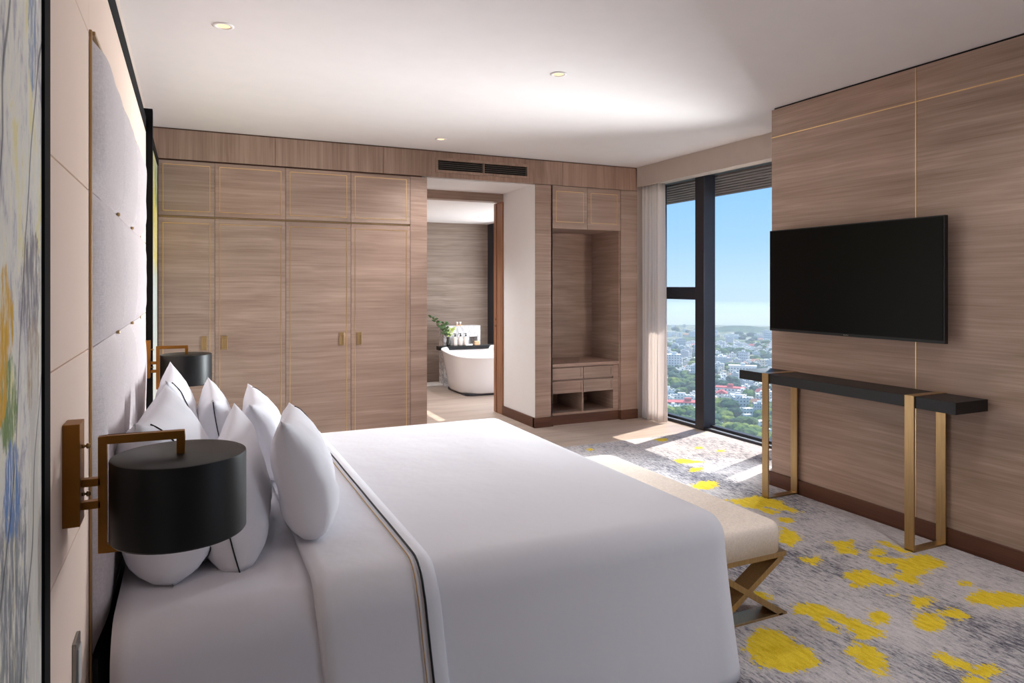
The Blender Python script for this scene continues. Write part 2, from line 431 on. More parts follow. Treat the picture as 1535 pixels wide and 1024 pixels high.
# bathroom shell
struct('wall_bathroom', BM().box(1.6, 4.95, 10.2, 10.32, 0, 2.5), 'bathwall')
struct('wall_bathroom_left', BM().box(1.6, 1.72, 7.28, 10.2, 0, 2.6), 'bathwall')
struct('wall_bathroom_front', BM().box(1.6, 2.06, 7.28, 7.4, 0, 2.6).box(3.30, 4.5, 7.42, 7.5, 0, 2.6), 'white')
struct('ceiling_bathroom', BM().box(1.6, 4.6, 7.425, 10.3, 2.465, 2.6), 'ceil')
struct('door_2', BM().box(1.95, 3.3, 7.28, 7.42, 2.456, 2.55), 'wood')
struct('door_1', BM().box(3.262, 3.30, 7.27, 7.425, 0, 2.456), 'jamb', bevel=.003)
dl = thing('sliding_door', 'orange brown timber edge of a sliding door drawn back into its pocket beside the bathtub view', 'door', (3.272, 7.465, 0))
obj('door_leaf', BM().box(3.255, 3.29, 7.43, 7.5, .005, 2.455), 'jamb', dl, bevel=.003)
obj('finger_pull', BM().tube([(3.255, 7.45, 1.02), (3.249, 7.45, 1.02)], .012, 14).tube([(3.255, 7.45, 1.1), (3.249, 7.45, 1.1)], .012, 14), 'chrome', dl)
# bathroom window at the right of the tub
bwn = thing('bathroom_window', 'dark framed bathroom window standing behind the right end of the bathtub', 'window', (4.36, 9.0, 0))
bwn['kind'] = 'structure'
fr = BM().box(4.32, 4.42, 9.86, 10.2, 0, 2.465).box(4.32, 4.42, 7.5, 7.62, 0, 2.465).box(4.32, 4.42, 7.62, 9.86, 0, .1).box(4.32, 4.42, 7.62, 9.86, 2.36, 2.465).box(4.34, 4.42, 8.7, 8.78, .1, 2.36)
obj('window_frame', fr, 'frame', bwn, bevel=.004)
obj('pane', BM().box(4.375, 4.385, 7.62, 9.86, .1, 2.36), 'glass', bwn)

# television wall
struct('wall_right', BM().box(3.952, 4.62, .4, 3.873, 0, CZ - .014), 'woodtv')
struct('trim_4', BM().box(3.965, 4.62, .41, 3.86, CZ - .016, CZ), 'blackslot')
g = BM().box(3.9495, 3.953, .4, 3.873, 2.597, 2.603)
for y in (2.739, 1.6): g.box(3.9495, 3.953, y - .0025, y + .0025, .1, CZ - .016)
struct('trim_5', g, 'gold')
struct('baseboard_right', BM().box(3.938, 3.952, .39, 3.887, 0, .105).box(3.938, 4.62, 3.873, 3.887, 0, .105), 'base', bevel=.002)
# window wall
struct('wall_window', BM().box(4.564, 4.7, 3.873, YB + .1, 2.6, CZ).box(4.564, 4.96, YB, YB + .3, 0, CZ).box(4.564, 4.96, 2.5, 4.3, 0, CZ - .02).box(4.7, 4.96, 4.3, YB, 2.66, CZ), 'pelmet')
# the rest of the room, behind the camera
struct('wall_front', BM().box(-.4, XW + .06, YR - .1, YR, 0, CZ), 'rearwall')
struct('wall_right_rear', BM().box(4.62, 4.75, YR, -1.8, 0, CZ).box(4.62, 4.75, .3, 2.6, 0, CZ).box(4.62, 4.75, -1.8, .3, 2.6, CZ).box(4.62, 4.75, -1.8, .3, 0, .08), 'rearwall')

def window(name, label, parts):
    o = bpy.data.objects.new(name, None); COL.objects.link(o); o['kind'] = 'structure'; o['label'] = label; ORG[o.name] = Vector((0, 0, 0))
    for n, b, m, bv in parts: obj(n, b, m, o, bevel=bv)
    return o
window('window_1', 'floor to ceiling window with dark metal frame between the curtain and the television wall', [
    ('mullion', BM().box(4.78, 4.93, 5.60, 5.735, 0, 2.7), 'frame', .003),
    ('mullion', BM().box(4.78, 4.93, 4.56, 4.68, 0, 2.7), 'frame', .003),
    ('mullion', BM().box(4.82, 4.93, 6.40, 6.46, 0, 2.7), 'frame', .003),
    ('transom', BM().box(4.84, 4.93, 5.735, 6.40, 1.342, 1.476), 'frame', .003),
    ('head_rail', BM().box(4.8, 4.94, 4.3, 6.46, 2.633, 2.72), 'frame', .003),
    ('sill_lip', BM().box(4.795, 4.81, 4.3, 6.46, 0, .03), 'frame', .001),
    ('window_sill', BM().box(4.81, 4.88, 4.3, 6.46, 0, .024), 'sill', .001),
    ('bottom_rail', BM().box(4.87, 4.93, 4.3, 6.46, 0, .05), 'frame', .002),
    ('pane', BM().box(4.897, 4.905, 5.735, 6.40, 1.476, 2.633), 'glass', 0),
    ('pane', BM().box(4.897, 4.905, 5.735, 6.40, .05, 1.342), 'glass', 0),
    ('pane', BM().box(4.897, 4.905, 4.68, 5.60, .05, 2.633), 'glass', 0),
    ('pane', BM().box(4.897, 4.905, 4.3, 4.56, .05, 2.633), 'glass', 0)])
window('window_2', 'wide unseen window assumed behind the camera', [  # unseen opening put in for the rear fill light
    ('window_frame', BM().box(4.66, 4.72, -1.8, .3, .08, .14).box(4.66, 4.72, -1.8, .3, 2.54, 2.6).box(4.66, 4.72, -1.8, -1.74, .14, 2.54).box(4.66, 4.72, .24, .3, .14, 2.54).box(4.66, 4.72, -.8, -.7, .14, 2.54), 'frame', .003)])
# slatted soffit over the window; flat outer slab added out of view to block sun
def lean(x): return 2.625 - (x - 4.96) * (2.625 - 2.458) / .24
so = BM().hexa([(4.96, 2., 2.63), (5.2, 2., 2.463), (5.2, 9.5, 2.463), (4.96, 9.5, 2.63), (4.96, 2., 2.78), (5.2, 2., 2.78), (5.2, 9.5, 2.78), (4.96, 9.5, 2.78)]).box(5.2, 5.99, 2., 9.5, 2.63, 2.78)
for k in range(8):
    a, c = 4.962 + k * .03, 4.962 + k * .03 + .019
    so.hexa([(a, 2., lean(a) - .004), (c, 2., lean(c) - .004), (c, 9.5, lean(c) - .004), (a, 9.5, lean(a) - .004), (a, 2., lean(a) + .01), (c, 2., lean(c) + .01), (c, 9.5, lean(c) + .01), (a, 9.5, lean(a) + .01)])
MAT['soffit'] = plain('brown grey soffit boards', (120, 106, 98), .6)
struct('trim_6', so, 'soffit')

# ------------------------------------------------------------------ carpet
def carpet():
    nx, ny = 232, 330
    X0, X1, Y0, Y1 = -.22, 4.79, YR + .02, 5.56
    gx = np.concatenate([np.linspace(X0, 1.7, 12)[:-1], np.linspace(1.7, X1, nx)]); gy = np.concatenate([np.linspace(Y0, .9, 12)[:-1], np.linspace(.9, Y1, ny)])
    PX, PY = np.meshgrid(gx, gy)
    best = np.full(PX.shape, -9.)
    for poly in BLOBS:
        P = np.array(poly); d = np.full(PX.shape, 9.); inside = np.zeros(PX.shape, bool)
        for (ax, ay), (bx, by) in zip(P, np.roll(P, -1, 0)):
            ex, ey = bx - ax, by - ay; L = max(ex * ex + ey * ey, 1e-9)
            t = np.clip(((PX - ax) * ex + (PY - ay) * ey) / L, 0, 1)
            d = np.minimum(d, np.hypot(PX - ax - t * ex, PY - ay - t * ey))
            if abs(ey) > 1e-9: inside ^= ((ay > PY) != (by > PY)) & (PX < ex * (PY - ay) / ey + ax)
        best = np.maximum(best, np.where(inside, d, -d))
    bm = BM(); b = bm.b
    V = [[b.verts.new((x, y, .008)) for x in gx] for y in gy]
    for r0, r1 in zip(V, V[1:]):
        for i in range(len(gx) - 1):
            mx, my = (r0[i].co.x + r0[i + 1].co.x) / 2, (r0[i].co.y + r1[i].co.y) / 2
            if (mx > 3.925 and .38 < my < 3.895) or (mx > 4.55 and my < 4.315): continue     # stops at the skirting
            b.faces.new([r0[i], r0[i + 1], r1[i + 1], r1[i]])
    global KEEP_ORIGIN
    KEEP_ORIGIN = True
    o = obj('carpet', bm, 'carpet', weld=False); KEEP_ORIGIN = False
    a = o.data.attributes.new('patch', 'FLOAT', 'POINT')
    a.data.foreach_set('value', np.clip(best, -.3, .3).ravel().astype(np.float32))
    tag(o, 'grey streaked carpet with scattered yellow patches covering the bedroom floor', 'carpet')
    if o.data.polygons[0].normal.z < 0: o.data.flip_normals()
    md = o.modifiers.new('pile', 'SOLIDIFY'); md.thickness = .007; md.offset = -1
carpet()

# ------------------------------------------------------------------ wardrobes
def rect_strip(x0, x1, z0, z1, yf, t=.0055, d=.0015):
    b = BM()
    b.box(x0, x1, yf - d, yf + .002, z1 - t, z1).box(x0, x1, yf - d, yf + .002, z0, z0 + t)
    b.box(x0, x0 + t, yf - d, yf + .002, z0 + t, z1 - t).box(x1 - t, x1, yf - d, yf + .002, z0 + t, z1 - t)
    return b

def pull(b, xc, zc, yf):
    b.box(xc - .024, xc + .024, yf - .002, yf + .004, zc - .06, zc + .06)
    b.box(xc - .022, xc - .015, yf - .008, yf, zc - .058, zc + .058).box(xc + .015, xc + .022, yf - .008, yf, zc - .058, zc + .058)
    b.box(xc - .018, xc + .018, yf - .008, yf, zc + .03, zc + .058).box(xc - .018, xc + .018, yf - .008, yf, zc - .058, zc - .05)
    return b

def wardrobe(label, x0, xm, x1):
    t = thing('wardrobe', label, 'wardrobe', ((x0 + x1) / 2, YB + .3, 0), 'built in veneer wardrobes')
    c = BM().box(x0, x1, YB + .022, YB + .6, .1, 2.545)
    obj('carcass', c, 'wood', t)
    obj('plinth', BM().box(x0, x1, YB + .03, YB + .6, 0, .1), 'base', t)
    for a, b_, side in ((x0, xm, 1), (xm, x1, -1)):
        for z0, z1, low in ((.102, 2.066, 1), (2.084, 2.545, 0)):
            d = obj('door', BM().box(a + .0018, b_ - .0018, YB, YB + .021, z0, z1), 'wood', t, bevel=.001)
            obj('inlay', rect_strip(a + .036, b_ - .036, z0 + .037, z1 - .03 - .013 * low, YB), 'gold', d)
            if low:
                xc = (b_ - .085) if side > 0 else (a + .078)
                obj('handle', pull(BM(), xc, 1.0, YB), 'bronze', d, bevel=.001)
wardrobe('wide built in wardrobe unit nearest the headboard, behind the far black wall lamp', -.245, .192, .774)
wardrobe('built in wardrobe unit next to the bathroom doorway, second from the headboard', .774, 1.356, 1.926)
struct('trim_7', BM().box(1.928, 2.094, YB, YB + .65, 0, 2.545), 'wood')
struct('trim_8', BM().box(-.245, 1.926, YB + .004, YB + .02, 2.071, 2.079), 'bronze')
struct('trim_9', BM().box(3.28, 3.48, YB, YB + .012, .1, 2.555).box(3.465, 3.48, YB, YB + .64, .1, 2.555), 'wood')
struct('trim_10', BM().box(4.345, 4.564, YB, YB + .64, .1, 2.555), 'wood')
struct('baseboard_back', BM().box(3.262, 3.486, YB - .014, YB + .03, 0, .105).box(4.34, 4.564, YB - .014, YB + .6, 0, .105), 'base', bevel=.002)

# luggage niche cabinet
n = thing('niche_cabinet', 'open veneer niche with cupboard doors above and a drawer bench below, beside the curtain', 'cabinet', (3.91, YB + .3, 0))
X0, X1, XM = 3.482, 4.343, 3.9125; yi = YB + .59
obj('back_panel', BM().box(X0, X1, yi, yi + .03, .1, 2.555), 'wood', n)
obj('side_panel', BM().box(X0, X0 + .012, YB + .02, yi, .1, 2.555), 'wood', n)
obj('side_panel', BM().box(X1 - .012, X1, YB + .02, yi, .1, 2.555), 'wood', n)
obj('cupboard', BM().box(X0 + .012, X1 - .012, YB + .03, yi, 2.1, 2.555), 'wood', n)
for a, b_ in ((X0, XM), (XM, X1)):
    d = obj('door', BM().box(a + .002, b_ - .002, YB + .004, YB + .03, 2.1, 2.553), 'wood', n, bevel=.001)
    obj('inlay', rect_strip(a + .045, b_ - .045, 2.17, 2.5, YB + .004), 'gold', d)
obj('bench_top', BM().box(X0 + .012, X1 - .012, YB + .018, yi, .618, .652), 'wood', n, bevel=.002)
obj('bench_carcass', BM().box(X0 + .012, X1 - .012, YB + .05, yi, .33, .612).box(X0 + .012, X1 - .012, YB + .035, yi, .103, .125)
    .box(4.262, X1 - .012, YB + .03, yi, .125, .612).box(3.868, 3.884, YB + .035, yi, .125, .34).box(X0 + .012, 3.5, YB + .035, yi, .125, .34), 'wood', n, bevel=.001)
obj('plinth', BM().box(X0 + .003, X1 - .003, YB + .03, yi, 0, .103), 'base', n)
for a, b_ in ((3.497, 3.872), (3.88, 4.258)):
    for z0, z1 in ((.484, .605), (.336, .466)):
        b = BM().box(a, b_, YB + .034, YB + .05, z0, z1)
        b.box(a, b_, YB + .026, YB + .034, z0, z0 + .02).box(a, b_, YB + .026, YB + .034, z1 - .02, z1)
        b.box(a, a + .022, YB + .026, YB + .034, z0 + .02, z1 - .02).box(b_ - .022, b_, YB + .026, YB + .034, z0 + .02, z1 - .02)
        obj('drawer', b, 'wood', n)

MAT['slatgrey'] = plain('dark grey slat', (112, 102, 97), .6)
# air vent over the passage
v = thing('air_vent', 'long dark louvred air vent in the veneer band above the bathroom passage', 'vent', (2.697, YB + .02, 2.61))
obj('backing', BM().box(2.2, 3.195, YB + .045, YB + .055, 2.62, 2.74), 'blackslot', v)
obj('frame', BM().box(2.18, 3.215, YB, YB + .045, 2.606, 2.632).box(2.18, 3.215, YB, YB + .045, 2.728, 2.754).box(2.18, 2.21, YB, YB + .045, 2.632, 2.728).box(3.185, 3.215, YB, YB + .045, 2.632, 2.728).box(2.693, 2.703, YB, YB + .045, 2.632, 2.728), 'woodv', v, bevel=.001)
for k in range(4):
    z = 2.647 + k * .0195
    for a, b_ in ((2.21, 2.693), (2.703, 3.185)):
        s = BM().hexa([(a, YB + .008, z), (b_, YB + .008, z), (b_, YB + .03, z + .008), (a, YB + .03, z + .008), (a, YB + .008, z + .003), (b_, YB + .008, z + .003), (b_, YB + .03, z + .011), (a, YB + .03, z + .011)])
        obj('slat', s, 'slatgrey', v)

# recessed ceiling lights
def downlight(label, x, y, z, mat, r=.042):
    t = thing('ceiling_light', label, 'light', (x, y, z), 'recessed ceiling lights')
    obj('trim_ring', BM().lathe([(r * .82, .002), (r * .82, -.004), (r * 1.02, -.006), (r * 1.22, -.003), (r * 1.22, 0), (r * .82, .002)], (x, y, z), 28), 'white', t, smooth=True)
    obj('lamp', BM().lathe([(r * .8, -.001), (r * .5, -.0025), (.001, -.003)], (x, y, z), 28), mat, t, smooth=True)
downlight('recessed ceiling light nearest the camera, above the headboard side of the bed', .154, 3.813, CZ, 'bulb')
downlight('recessed ceiling light above the foot of the bed, middle of the ceiling', 2.091, 3.8, CZ, 'bulb')
downlight('small recessed ceiling light just before the air vent', 2.058, 5.942, CZ, 'bulb')
downlight('recessed light in the bathroom ceiling seen through the passage', 3.75, 9.1, 2.465, 'bulbw')
# ------------------------------------------------------------------ headboard
hb = thing('headboard', 'tall lilac grey padded headboard edged in brass on the wall behind the pillows', 'headboard', (XL, 3.05, .5))
def puff(y0, y1, z0, z1, d=.036):
    b = BM(); nu, nv = 22, 18; rows = []
    for j in range(nv + 1):
        v_ = -1 + 2 * j / nv; row = []
        for i in range(nu + 1):
            u_ = -1 + 2 * i / nu
            h = ((1 - abs(u_) ** 6) * (1 - abs(v_) ** 5)) ** .45
            pin = .006 * mnoise.noise(Vector((u_ * 2 + y0 * 3, v_ * 2, z0 * 5)))
            row.append((XL + .002 + d * h + pin * h, (y0 + y1) / 2 + u_ * (y1 - y0) / 2, (z0 + z1) / 2 + v_ * (z1 - z0) / 2))
        rows.append(row)
    b.grid(rows)
    b.box(XL, XL + .003, y0, y1, z0, z1)
    return b
for z0, z1 in ((.53, 1.335), (1.337, 1.741), (1.743, 2.143)):
    for k in range(3): obj('padded_panel', puff(2.083 + k * .6455, 2.083 + (k + 1) * .6455 - .002, z0, z1), 'pad', hb, smooth=True)
for y in (2.066, 4.024): obj('brass_edge', BM().box(XL, XL + .006, y, y + .014, 0.02, 2.156), 'bronze', hb, bevel=.001)
obj('brass_edge', BM().box(XL, XL + .012, 2.08, 4.024, 2.146, 2.156), 'bronze', hb)
obj('lower_panel', BM().box(XL, XL + .018, 2.082, 4.022, .02, .528), 'black', hb)
for y in (2.74, 3.38):
    for z in (1.336, 1.742): obj('button', BM().lathe([(.001, 0), (.006, .002), (.006, .01), (.001, .014)], (XL + .01, y, z - .006), 10), 'bronze', hb, smooth=True)

# ------------------------------------------------------------------ paintings flanking the headboard panels
def painting(kind, label, y0, y1, xf, xc):
    yc = (y0 + y1) / 2
    t = thing('painting', label, 'painting', (-.27, yc, 0))
    m = painting_mat(kind)
    # the material reads world y: shift the object's own coordinate
    for nd in m.nt.nodes if hasattr(m, 'nt') else m.node_tree.nodes:
        if nd.type == 'TEX_COORD':
            outs = [l.to_socket for l in nd.outputs['Object'].links]
            ad = m.node_tree.nodes.new('ShaderNodeVectorMath'); ad.inputs[1].default_value = (0, yc, 0)
            for s_ in outs: m.node_tree.links.new(ad.outputs[0], s_)
            m.node_tree.links.new(nd.outputs['Object'], ad.inputs[0]); break
    obj('canvas', BM().box(-.3, xc, y0 + .05, y1 - .05, .02, 2.5), m, t)
    f = BM().box(-.3, xf, y0, y0 + .055, 0, 2.535).box(-.3, xf - .04 * (xf > -.21), y1 - (.055 if xf < -.21 else .02), y1, 0, 2.535).box(-.3, xf - .035 * (xf > -.21), y0 + .055, y1 - .055, 2.48, 2.535).box(-.3, xf, y0 + .055, y1 - .055, 0, .02)
    obj('frame', f, 'blackmatte', t, bevel=.002)
painting('near', 'tall abstract painting of grey, cream and yellow strokes at the left edge, nearest the camera', .1, 1.481, -.228, -.233)
painting('far', 'sliver of a yellow and pale green abstract painting between headboard wall and wardrobes', 4.575, 6.45, -.2, -.245)

# wall switch low on the panel beside the bed
s = thing('wall_switch', 'small grey switch plate low on the beige wall panel below the near wall lamp', 'switch', (XL, 1.815, .6))
obj('plate', BM().box(XL, XL + .008, 1.78, 1.85, .59, .71), 'chrome', s, bevel=.002)
obj('rocker', BM().box(XL + .008, XL + .012, 1.795, 1.835, .61, .69), 'plastic', s, bevel=.001)

# ------------------------------------------------------------------ wall lamps
def sconce():
    t = thing('wall_lamp', 'large black drum wall lamp on a brass square bracket nearest the camera', 'lamp', (XL, 1.685, 1.06), 'bedside wall lamps')
    y = 1.685; h = .0095
    obj('wall_plate', BM().box(XL, XL + .031, y - .033, y + .033, 1.005, 1.215), 'brass', t, bevel=.0015)
    for z in (1.087, 1.040): obj('arm', BM().box(XL + .03, -.17, y - h, y + h, z - .008, z + .008), 'brass', t, bevel=.001)
    for z in (1.163, 1.063):
        scr = obj('screw', BM().lathe([(.001, 0), (.004, 0), (.004, .004), (.0025, .005), (.0025, .007), (.0055, .008), (.0055, .014), (.001, .016)], (0, 0, 0), 12), 'bronze', t, smooth=True)
        me = scr.data
        for vv in me.vertices:
            w_ = vv.co + ORG[t.name]; vv.co = Vector((w_.z + XL + .031, w_.x + y, w_.y + z)) - ORG[t.name]
    x0, x1 = -.175, -.0105; zt, zb = 1.181, .937
    b = BM().box(x0, x0 + .0165, y - h, y + h, zb, zt).box(x0 + .0165, x1, y - h, y + h, zt - .0165, zt).box(x0 + .0165, x1, y - h, y + h, zb, zb + .0165)
    b.box(x1 - .0165, x1, y - h, y + h, 1.13, zt - .0165)
    obj('bracket', b, 'brass', t, bevel=.001)
    R_ = .136; c = (-.02, y, 0)
    prof = [(.002, 1.131), (R_ - .004, 1.131), (R_ - .001, 1.1295), (R_, 1.126), (R_, .962), (R_ - .003, .958), (R_ - .006, .962), (R_ - .006, 1.123), (.002, 1.124)]
    o = obj('shade', BM().lathe(prof, c, 72), 'shade', t, smooth=True)
    md = o.modifiers.new('split', 'EDGE_SPLIT'); md.split_angle = .6
    obj('diffuser', BM().lathe([(.002, .964), (R_ - .007, .964), (R_ - .007, .968), (.002, .968)], c, 48), 'plastic', t)
    return t
lampA = sconce()
dup(lampA, (XL, 4.41, 1.03), 'far black drum wall lamp on a brass bracket, seen over the pillows against the wardrobe')

# ------------------------------------------------------------------ bed
BY0, BY1, BXH, BXF = 1.97, 4.13, -.18, 1.84
bed = thing('bed', 'wide bed with white fitted sheet and grey cloth base under the white duvet', 'bed', (.82, 3.05, 0))
def slab(x0, x1, y0, y1, z0, z1, r=.06, n=6):
    """rounded box with soft upper edges"""
    b = BM(); per = []
    R = .09
    for cx, cy, a0 in ((x1 - R, y1 - R, 0), (x0 + R, y1 - R, PI / 2), (x0 + R, y0 + R, PI), (x1 - R, y0 + R, 1.5 * PI)):
        for k in range(9):
            a = a0 + PI / 2 * k / 8; per.append((cx, cy, math.cos(a), math.sin(a)))
    def ring(ins, z): return [(cx + (R - ins) * ca, cy + (R - ins) * sa, z) for cx, cy, ca, sa in per]
    rows = [ring(0, z0), ring(0, z1 - r)]
    for k in range(1, n + 1):
        a = PI / 2 * k / n; rows.append(ring(r * (1 - math.cos(a)), z1 - r + r * math.sin(a)))
    V = b.grid(rows, close=True)
    b.b.faces.new(V[-1]); b.b.faces.new(V[0][::-1])
    return b
obj('bed_base', slab(BXH + .04, BXF + .02, BY0 + .03, BY1 - .03, .03, .33, .02), 'valance', bed, smooth=True)
obj('mattress', slab(BXH + .01, BXF - .04, BY0 + .03, BY1 - .03, .332, .63, .09), 'sheet', bed, smooth=True)
def drape_rows(xs, yin, prof_fn, flare=.02):
    rows = []
    for x in xs: rows.append(prof_fn(x))
    return rows
def cross(x, off, zt, hem, y0=BY0, y1=BY1, r=.11, flare=.03, seed=0., amp=.004):
    """cross-section of a cloth lying over the bed, from the near hem over the top to the far hem"""
    P = []
    def side(sgn, edge):
        out = []
        for k in range(14):
            t = k / 13; z = hem + (zt - r - hem) * t
            wob = amp * 2.2 * (1 - t) * mnoise.noise(Vector((x * 7 + seed, z * 1.2, edge)))
            out.append((edge + sgn * (off + flare * (1 - t) ** 1.5 + wob), z))
        for k in range(1, 9):
            a = PI / 2 * k / 8
            out.append((edge + sgn * (off - r * (1 - math.cos(a))), zt - r + r * math.sin(a)))
        return out
    near = side(-1, y0); far = side(1, y1)
    a, b_ = near[-1][0], far[-1][0]
    mid = []
    for k in range(1, 30):
        y = a + (b_ - a) * k / 30
        mid.append((y, zt + amp * 1.2 * mnoise.noise(Vector((x * 2.2 + seed, y * 2.2, 3)))))
    return [(x, y, z) for y, z in near + mid + far[::-1]]
def cloth_strip(name, xs, mat, parent, off, zt, hem, slant=.05, thick=.006, seed=0.):
    b = BM(); rows = []
    for x in xs:
        row = cross(x, off, zt, hem, seed=seed)
        rows.append([(px + slant * max(0, (zt - .06 - pz)) / .5 , py, pz) for px, py, pz in row])
    b.grid(rows)
    o = obj(name, b, mat, parent, smooth=True)
    md = o.modifiers.new('thick', 'SOLIDIFY'); md.thickness = thick; md.offset = 1
    return o
# sheet tucked smooth down the head end
sh = cloth_strip('fitted_sheet', np.linspace(BXH + .0, .40, 14), 'sheet', bed, .0, .634, .06, slant=.0, thick=.005, seed=4.)

duv = thing('duvet', 'white duvet spread smooth over the bed with its top edge folded back', 'duvet', (.82, 3.05, .1))
def duvet():
    b = BM(); R = .11; r = .10; zt = .652; hem = .035; x0 = .44
    per = []   # U-shaped outline, from head end of the near side round the foot to the far side
    for x in np.linspace(x0, BXF - R, 26): per.append((x, BY0, 0, -1))
    for k in range(1, 12):
        a = -PI / 2 + PI / 2 * k / 12; per.append((BXF - R + R * math.cos(a), BY0 + R + R * math.sin(a), math.cos(a), math.sin(a)))
    for y in np.linspace(BY0 + R, BY1 - R, 34): per.append((BXF, y, 1, 0))
    for k in range(1, 12):
        a = PI / 2 * k / 12; per.append((BXF - R + R * math.cos(a), BY1 - R + R * math.sin(a), math.cos(a), math.sin(a)))
    for x in np.linspace(BXF - R, x0, 26): per.append((x, BY1, 0, 1))
    yc = (BY0 + BY1) / 2
    rows = []
    N = len(per)
    for k in range(14):                       # skirt
        t = k / 13; z = hem + (zt - r - hem) * t; row = []
        for i, (x, y, nx, ny) in enumerate(per):
            corner = abs(nx * ny) * 2
            fl = (.03 + .015 * corner) * (1 - t) ** 1.3 + .006 * (1 - t) * mnoise.noise(Vector((x * 5, y * 5, z))) + .02 * nx * nx * (1 - t)
            row.append((x + nx * fl, y + ny * fl, z + .012 * corner * (1 - t)))
        rows.append(row)
    for k in range(1, 9):
        a = PI / 2 * k / 8; ins = r * (1 - math.cos(a))
        rows.append([(x - nx * ins, y - ny * ins, zt - r + r * math.sin(a)) for x, y, nx, ny in per])
    last = rows[-1]
    for k in range(1, 16):
        t = k / 16; row = []
        for x, y, z in last:
            sx = min(x, BXF - .6); px = x + (sx - x) * t; py = y + (yc - y) * t
            row.append((px, py, zt + .014 * math.sin(t * PI / 2) + .005 * mnoise.noise(Vector((px * 2.4, py * 2.4, 1)))))
        rows.append(row)
    rows.append([(min(x, BXF - .6), yc, zt + .014 + .005 * mnoise.noise(Vector((min(x, BXF - .6) * 2.4, yc * 2.4, 1)))) for x, y, z in last])
    b.grid(rows)
    o = obj('cover', b, 'linen', duv, smooth=True)
    md = o.modifiers.new('thick', 'SOLIDIFY'); md.thickness = .012; md.offset = -1
    return o
duvet()
fx = [.315, .325, .36, .42, .48, .54, .6, .645, .668, .676]
fo = []
b = BM(); rows = []
for i, x in enumerate(fx):
    lift = .018 - (.016 if i == 0 else .004 if i == 1 else 0) - (.016 if i == len(fx) - 1 else .004 if i == len(fx) - 2 else 0)
    rows.append([(px + .10 * max(0, (.60 - pz)) , py, pz) for px, py, pz in cross(x, .004 + lift, .652 + lift, .09, seed=9., r=.115)])
b.grid(rows)
fold = obj('turned_back_fold', b, 'linen', duv, smooth=True)
md = fold.modifiers.new('thick', 'SOLIDIFY'); md.thickness = .012; md.offset = -1
for nm, x, mat, lab in (('piping', .622, 'black', 'thin black piping line'), ('piping', .602, 'goldthread', 'thin gold piping line')):
    if 'goldthread' not in MAT: MAT['goldthread'] = plain('gold thread', (186, 146, 92), .5)
    pts = [(px + .10 * max(0, (.60 - pz)), py, pz) for px, py, pz in cross(x, .0265, .6745, .09, seed=9., r=.115)]
    o = obj(nm, BM().tube(pts, .0035 if mat == 'black' else .002, 6), mat, duv, smooth=True); o['label'] = lab

# ------------------------------------------------------------------ pillows
def pillow(label, y0, y1, xb, xt, z0, h, T, pip, seed, twist=0., slump=0.):
    yc = (y0 + y1) / 2; hw = (y1 - y0) / 2
    t = thing('pillow', label, 'pillow', (xb, yc, z0), 'white pillows standing against the headboard')
    nu, nv = 30, 24
    lean = math.atan2(xb - xt, h)
    def pos(u, v, side, k=1.):
        th = T * max(0., (1 - abs(u) ** (6. if u < 0 else 4.))) ** .5 * max(0., (1 - abs(v) ** (4.5 if v < 0 else 2.8))) ** (.5 if v < 0 else .62)
        th *= 1 - .22 * v                               # fuller at the bottom
        y = hw * u * (1 - .10 * (1 - v * v) * u * u)
        z = (v + 1) / 2 * h * (1 - .07 * (1 - u * u) * max(0, v)) + h * .035 * (1 - u * u) * max(0, -v)
        wr = .008 * mnoise.noise(Vector((u * 2.1 + seed, v * 2.1, seed * 1.7 + side))) + .004 * mnoise.noise(Vector((u * 5 + seed, v * 5, side * 3.)))
        x = side * (th * k + (wr if abs(u) < .97 and abs(v) < .97 else 0)) + .014 * math.sin(v * 1.5 + seed)
        x += twist * u
        z *= 1 - slump * (u + 1) / 2
        zz = z * math.cos(lean) + x * math.sin(lean); xx = -z * math.sin(lean) + x * math.cos(lean)
        return Vector((xb + xx, yc + y, max(z0, z0 + zz)))
    b = BM()
    for side in (1, -1):
        b.grid([[pos(-1 + 2 * i / nu, -1 + 2 * j / nv, side) for i in range(nu + 1)] for j in range(nv + 1)])
    o = obj('pillowcase', b, 'linen', t, smooth=True)
    u, side = pip
    pts = [pos(u, -1 + 2 * j / 40, side, 1.015) + Vector((side * .001, -.001, 0)) for j in range(1, 40)]
    q = obj('piping', BM().tube(pts, .0022, 6), 'black', t, smooth=True); q['label'] = 'thin black piping line'
    return t
pillow('white pillow in the back row on the far side, corner before the far lamp', 3.1, 3.84, -.04, -.095, .636, .485, .09, (-.82, 1), 1.3)
pillow('white pillow in the back row on the near side, directly behind the near lamp shade', 2.18, 2.93, -.028, -.10, .636, .49, .128, (-.8, 1), 2.9, .03)
pillow('white pillow in the middle row on the far side, piped corner in view', 3.06, 3.82, .165, .09, .636, .405, .085, (-1, 1), 4.1)
pillow('white pillow in the middle row on the near side, black piping down its near end', 2.21, 2.94, .20, .095, .636, .395, .09, (-1, 1), 5.7, .05)
pillow('white pillow in the front row on the far side, partly behind the nearest front pillow', 3.05, 3.8, .365, .22, .674, .36, .085, (.8, 1), 7.2, .02, .08)
pillow('white pillow in the front row on the near side, leaning beside the turned back duvet', 2.27, 3.0, .405, .315, .674, .42, .09, (.82, 1), 8.8, .05, .2)

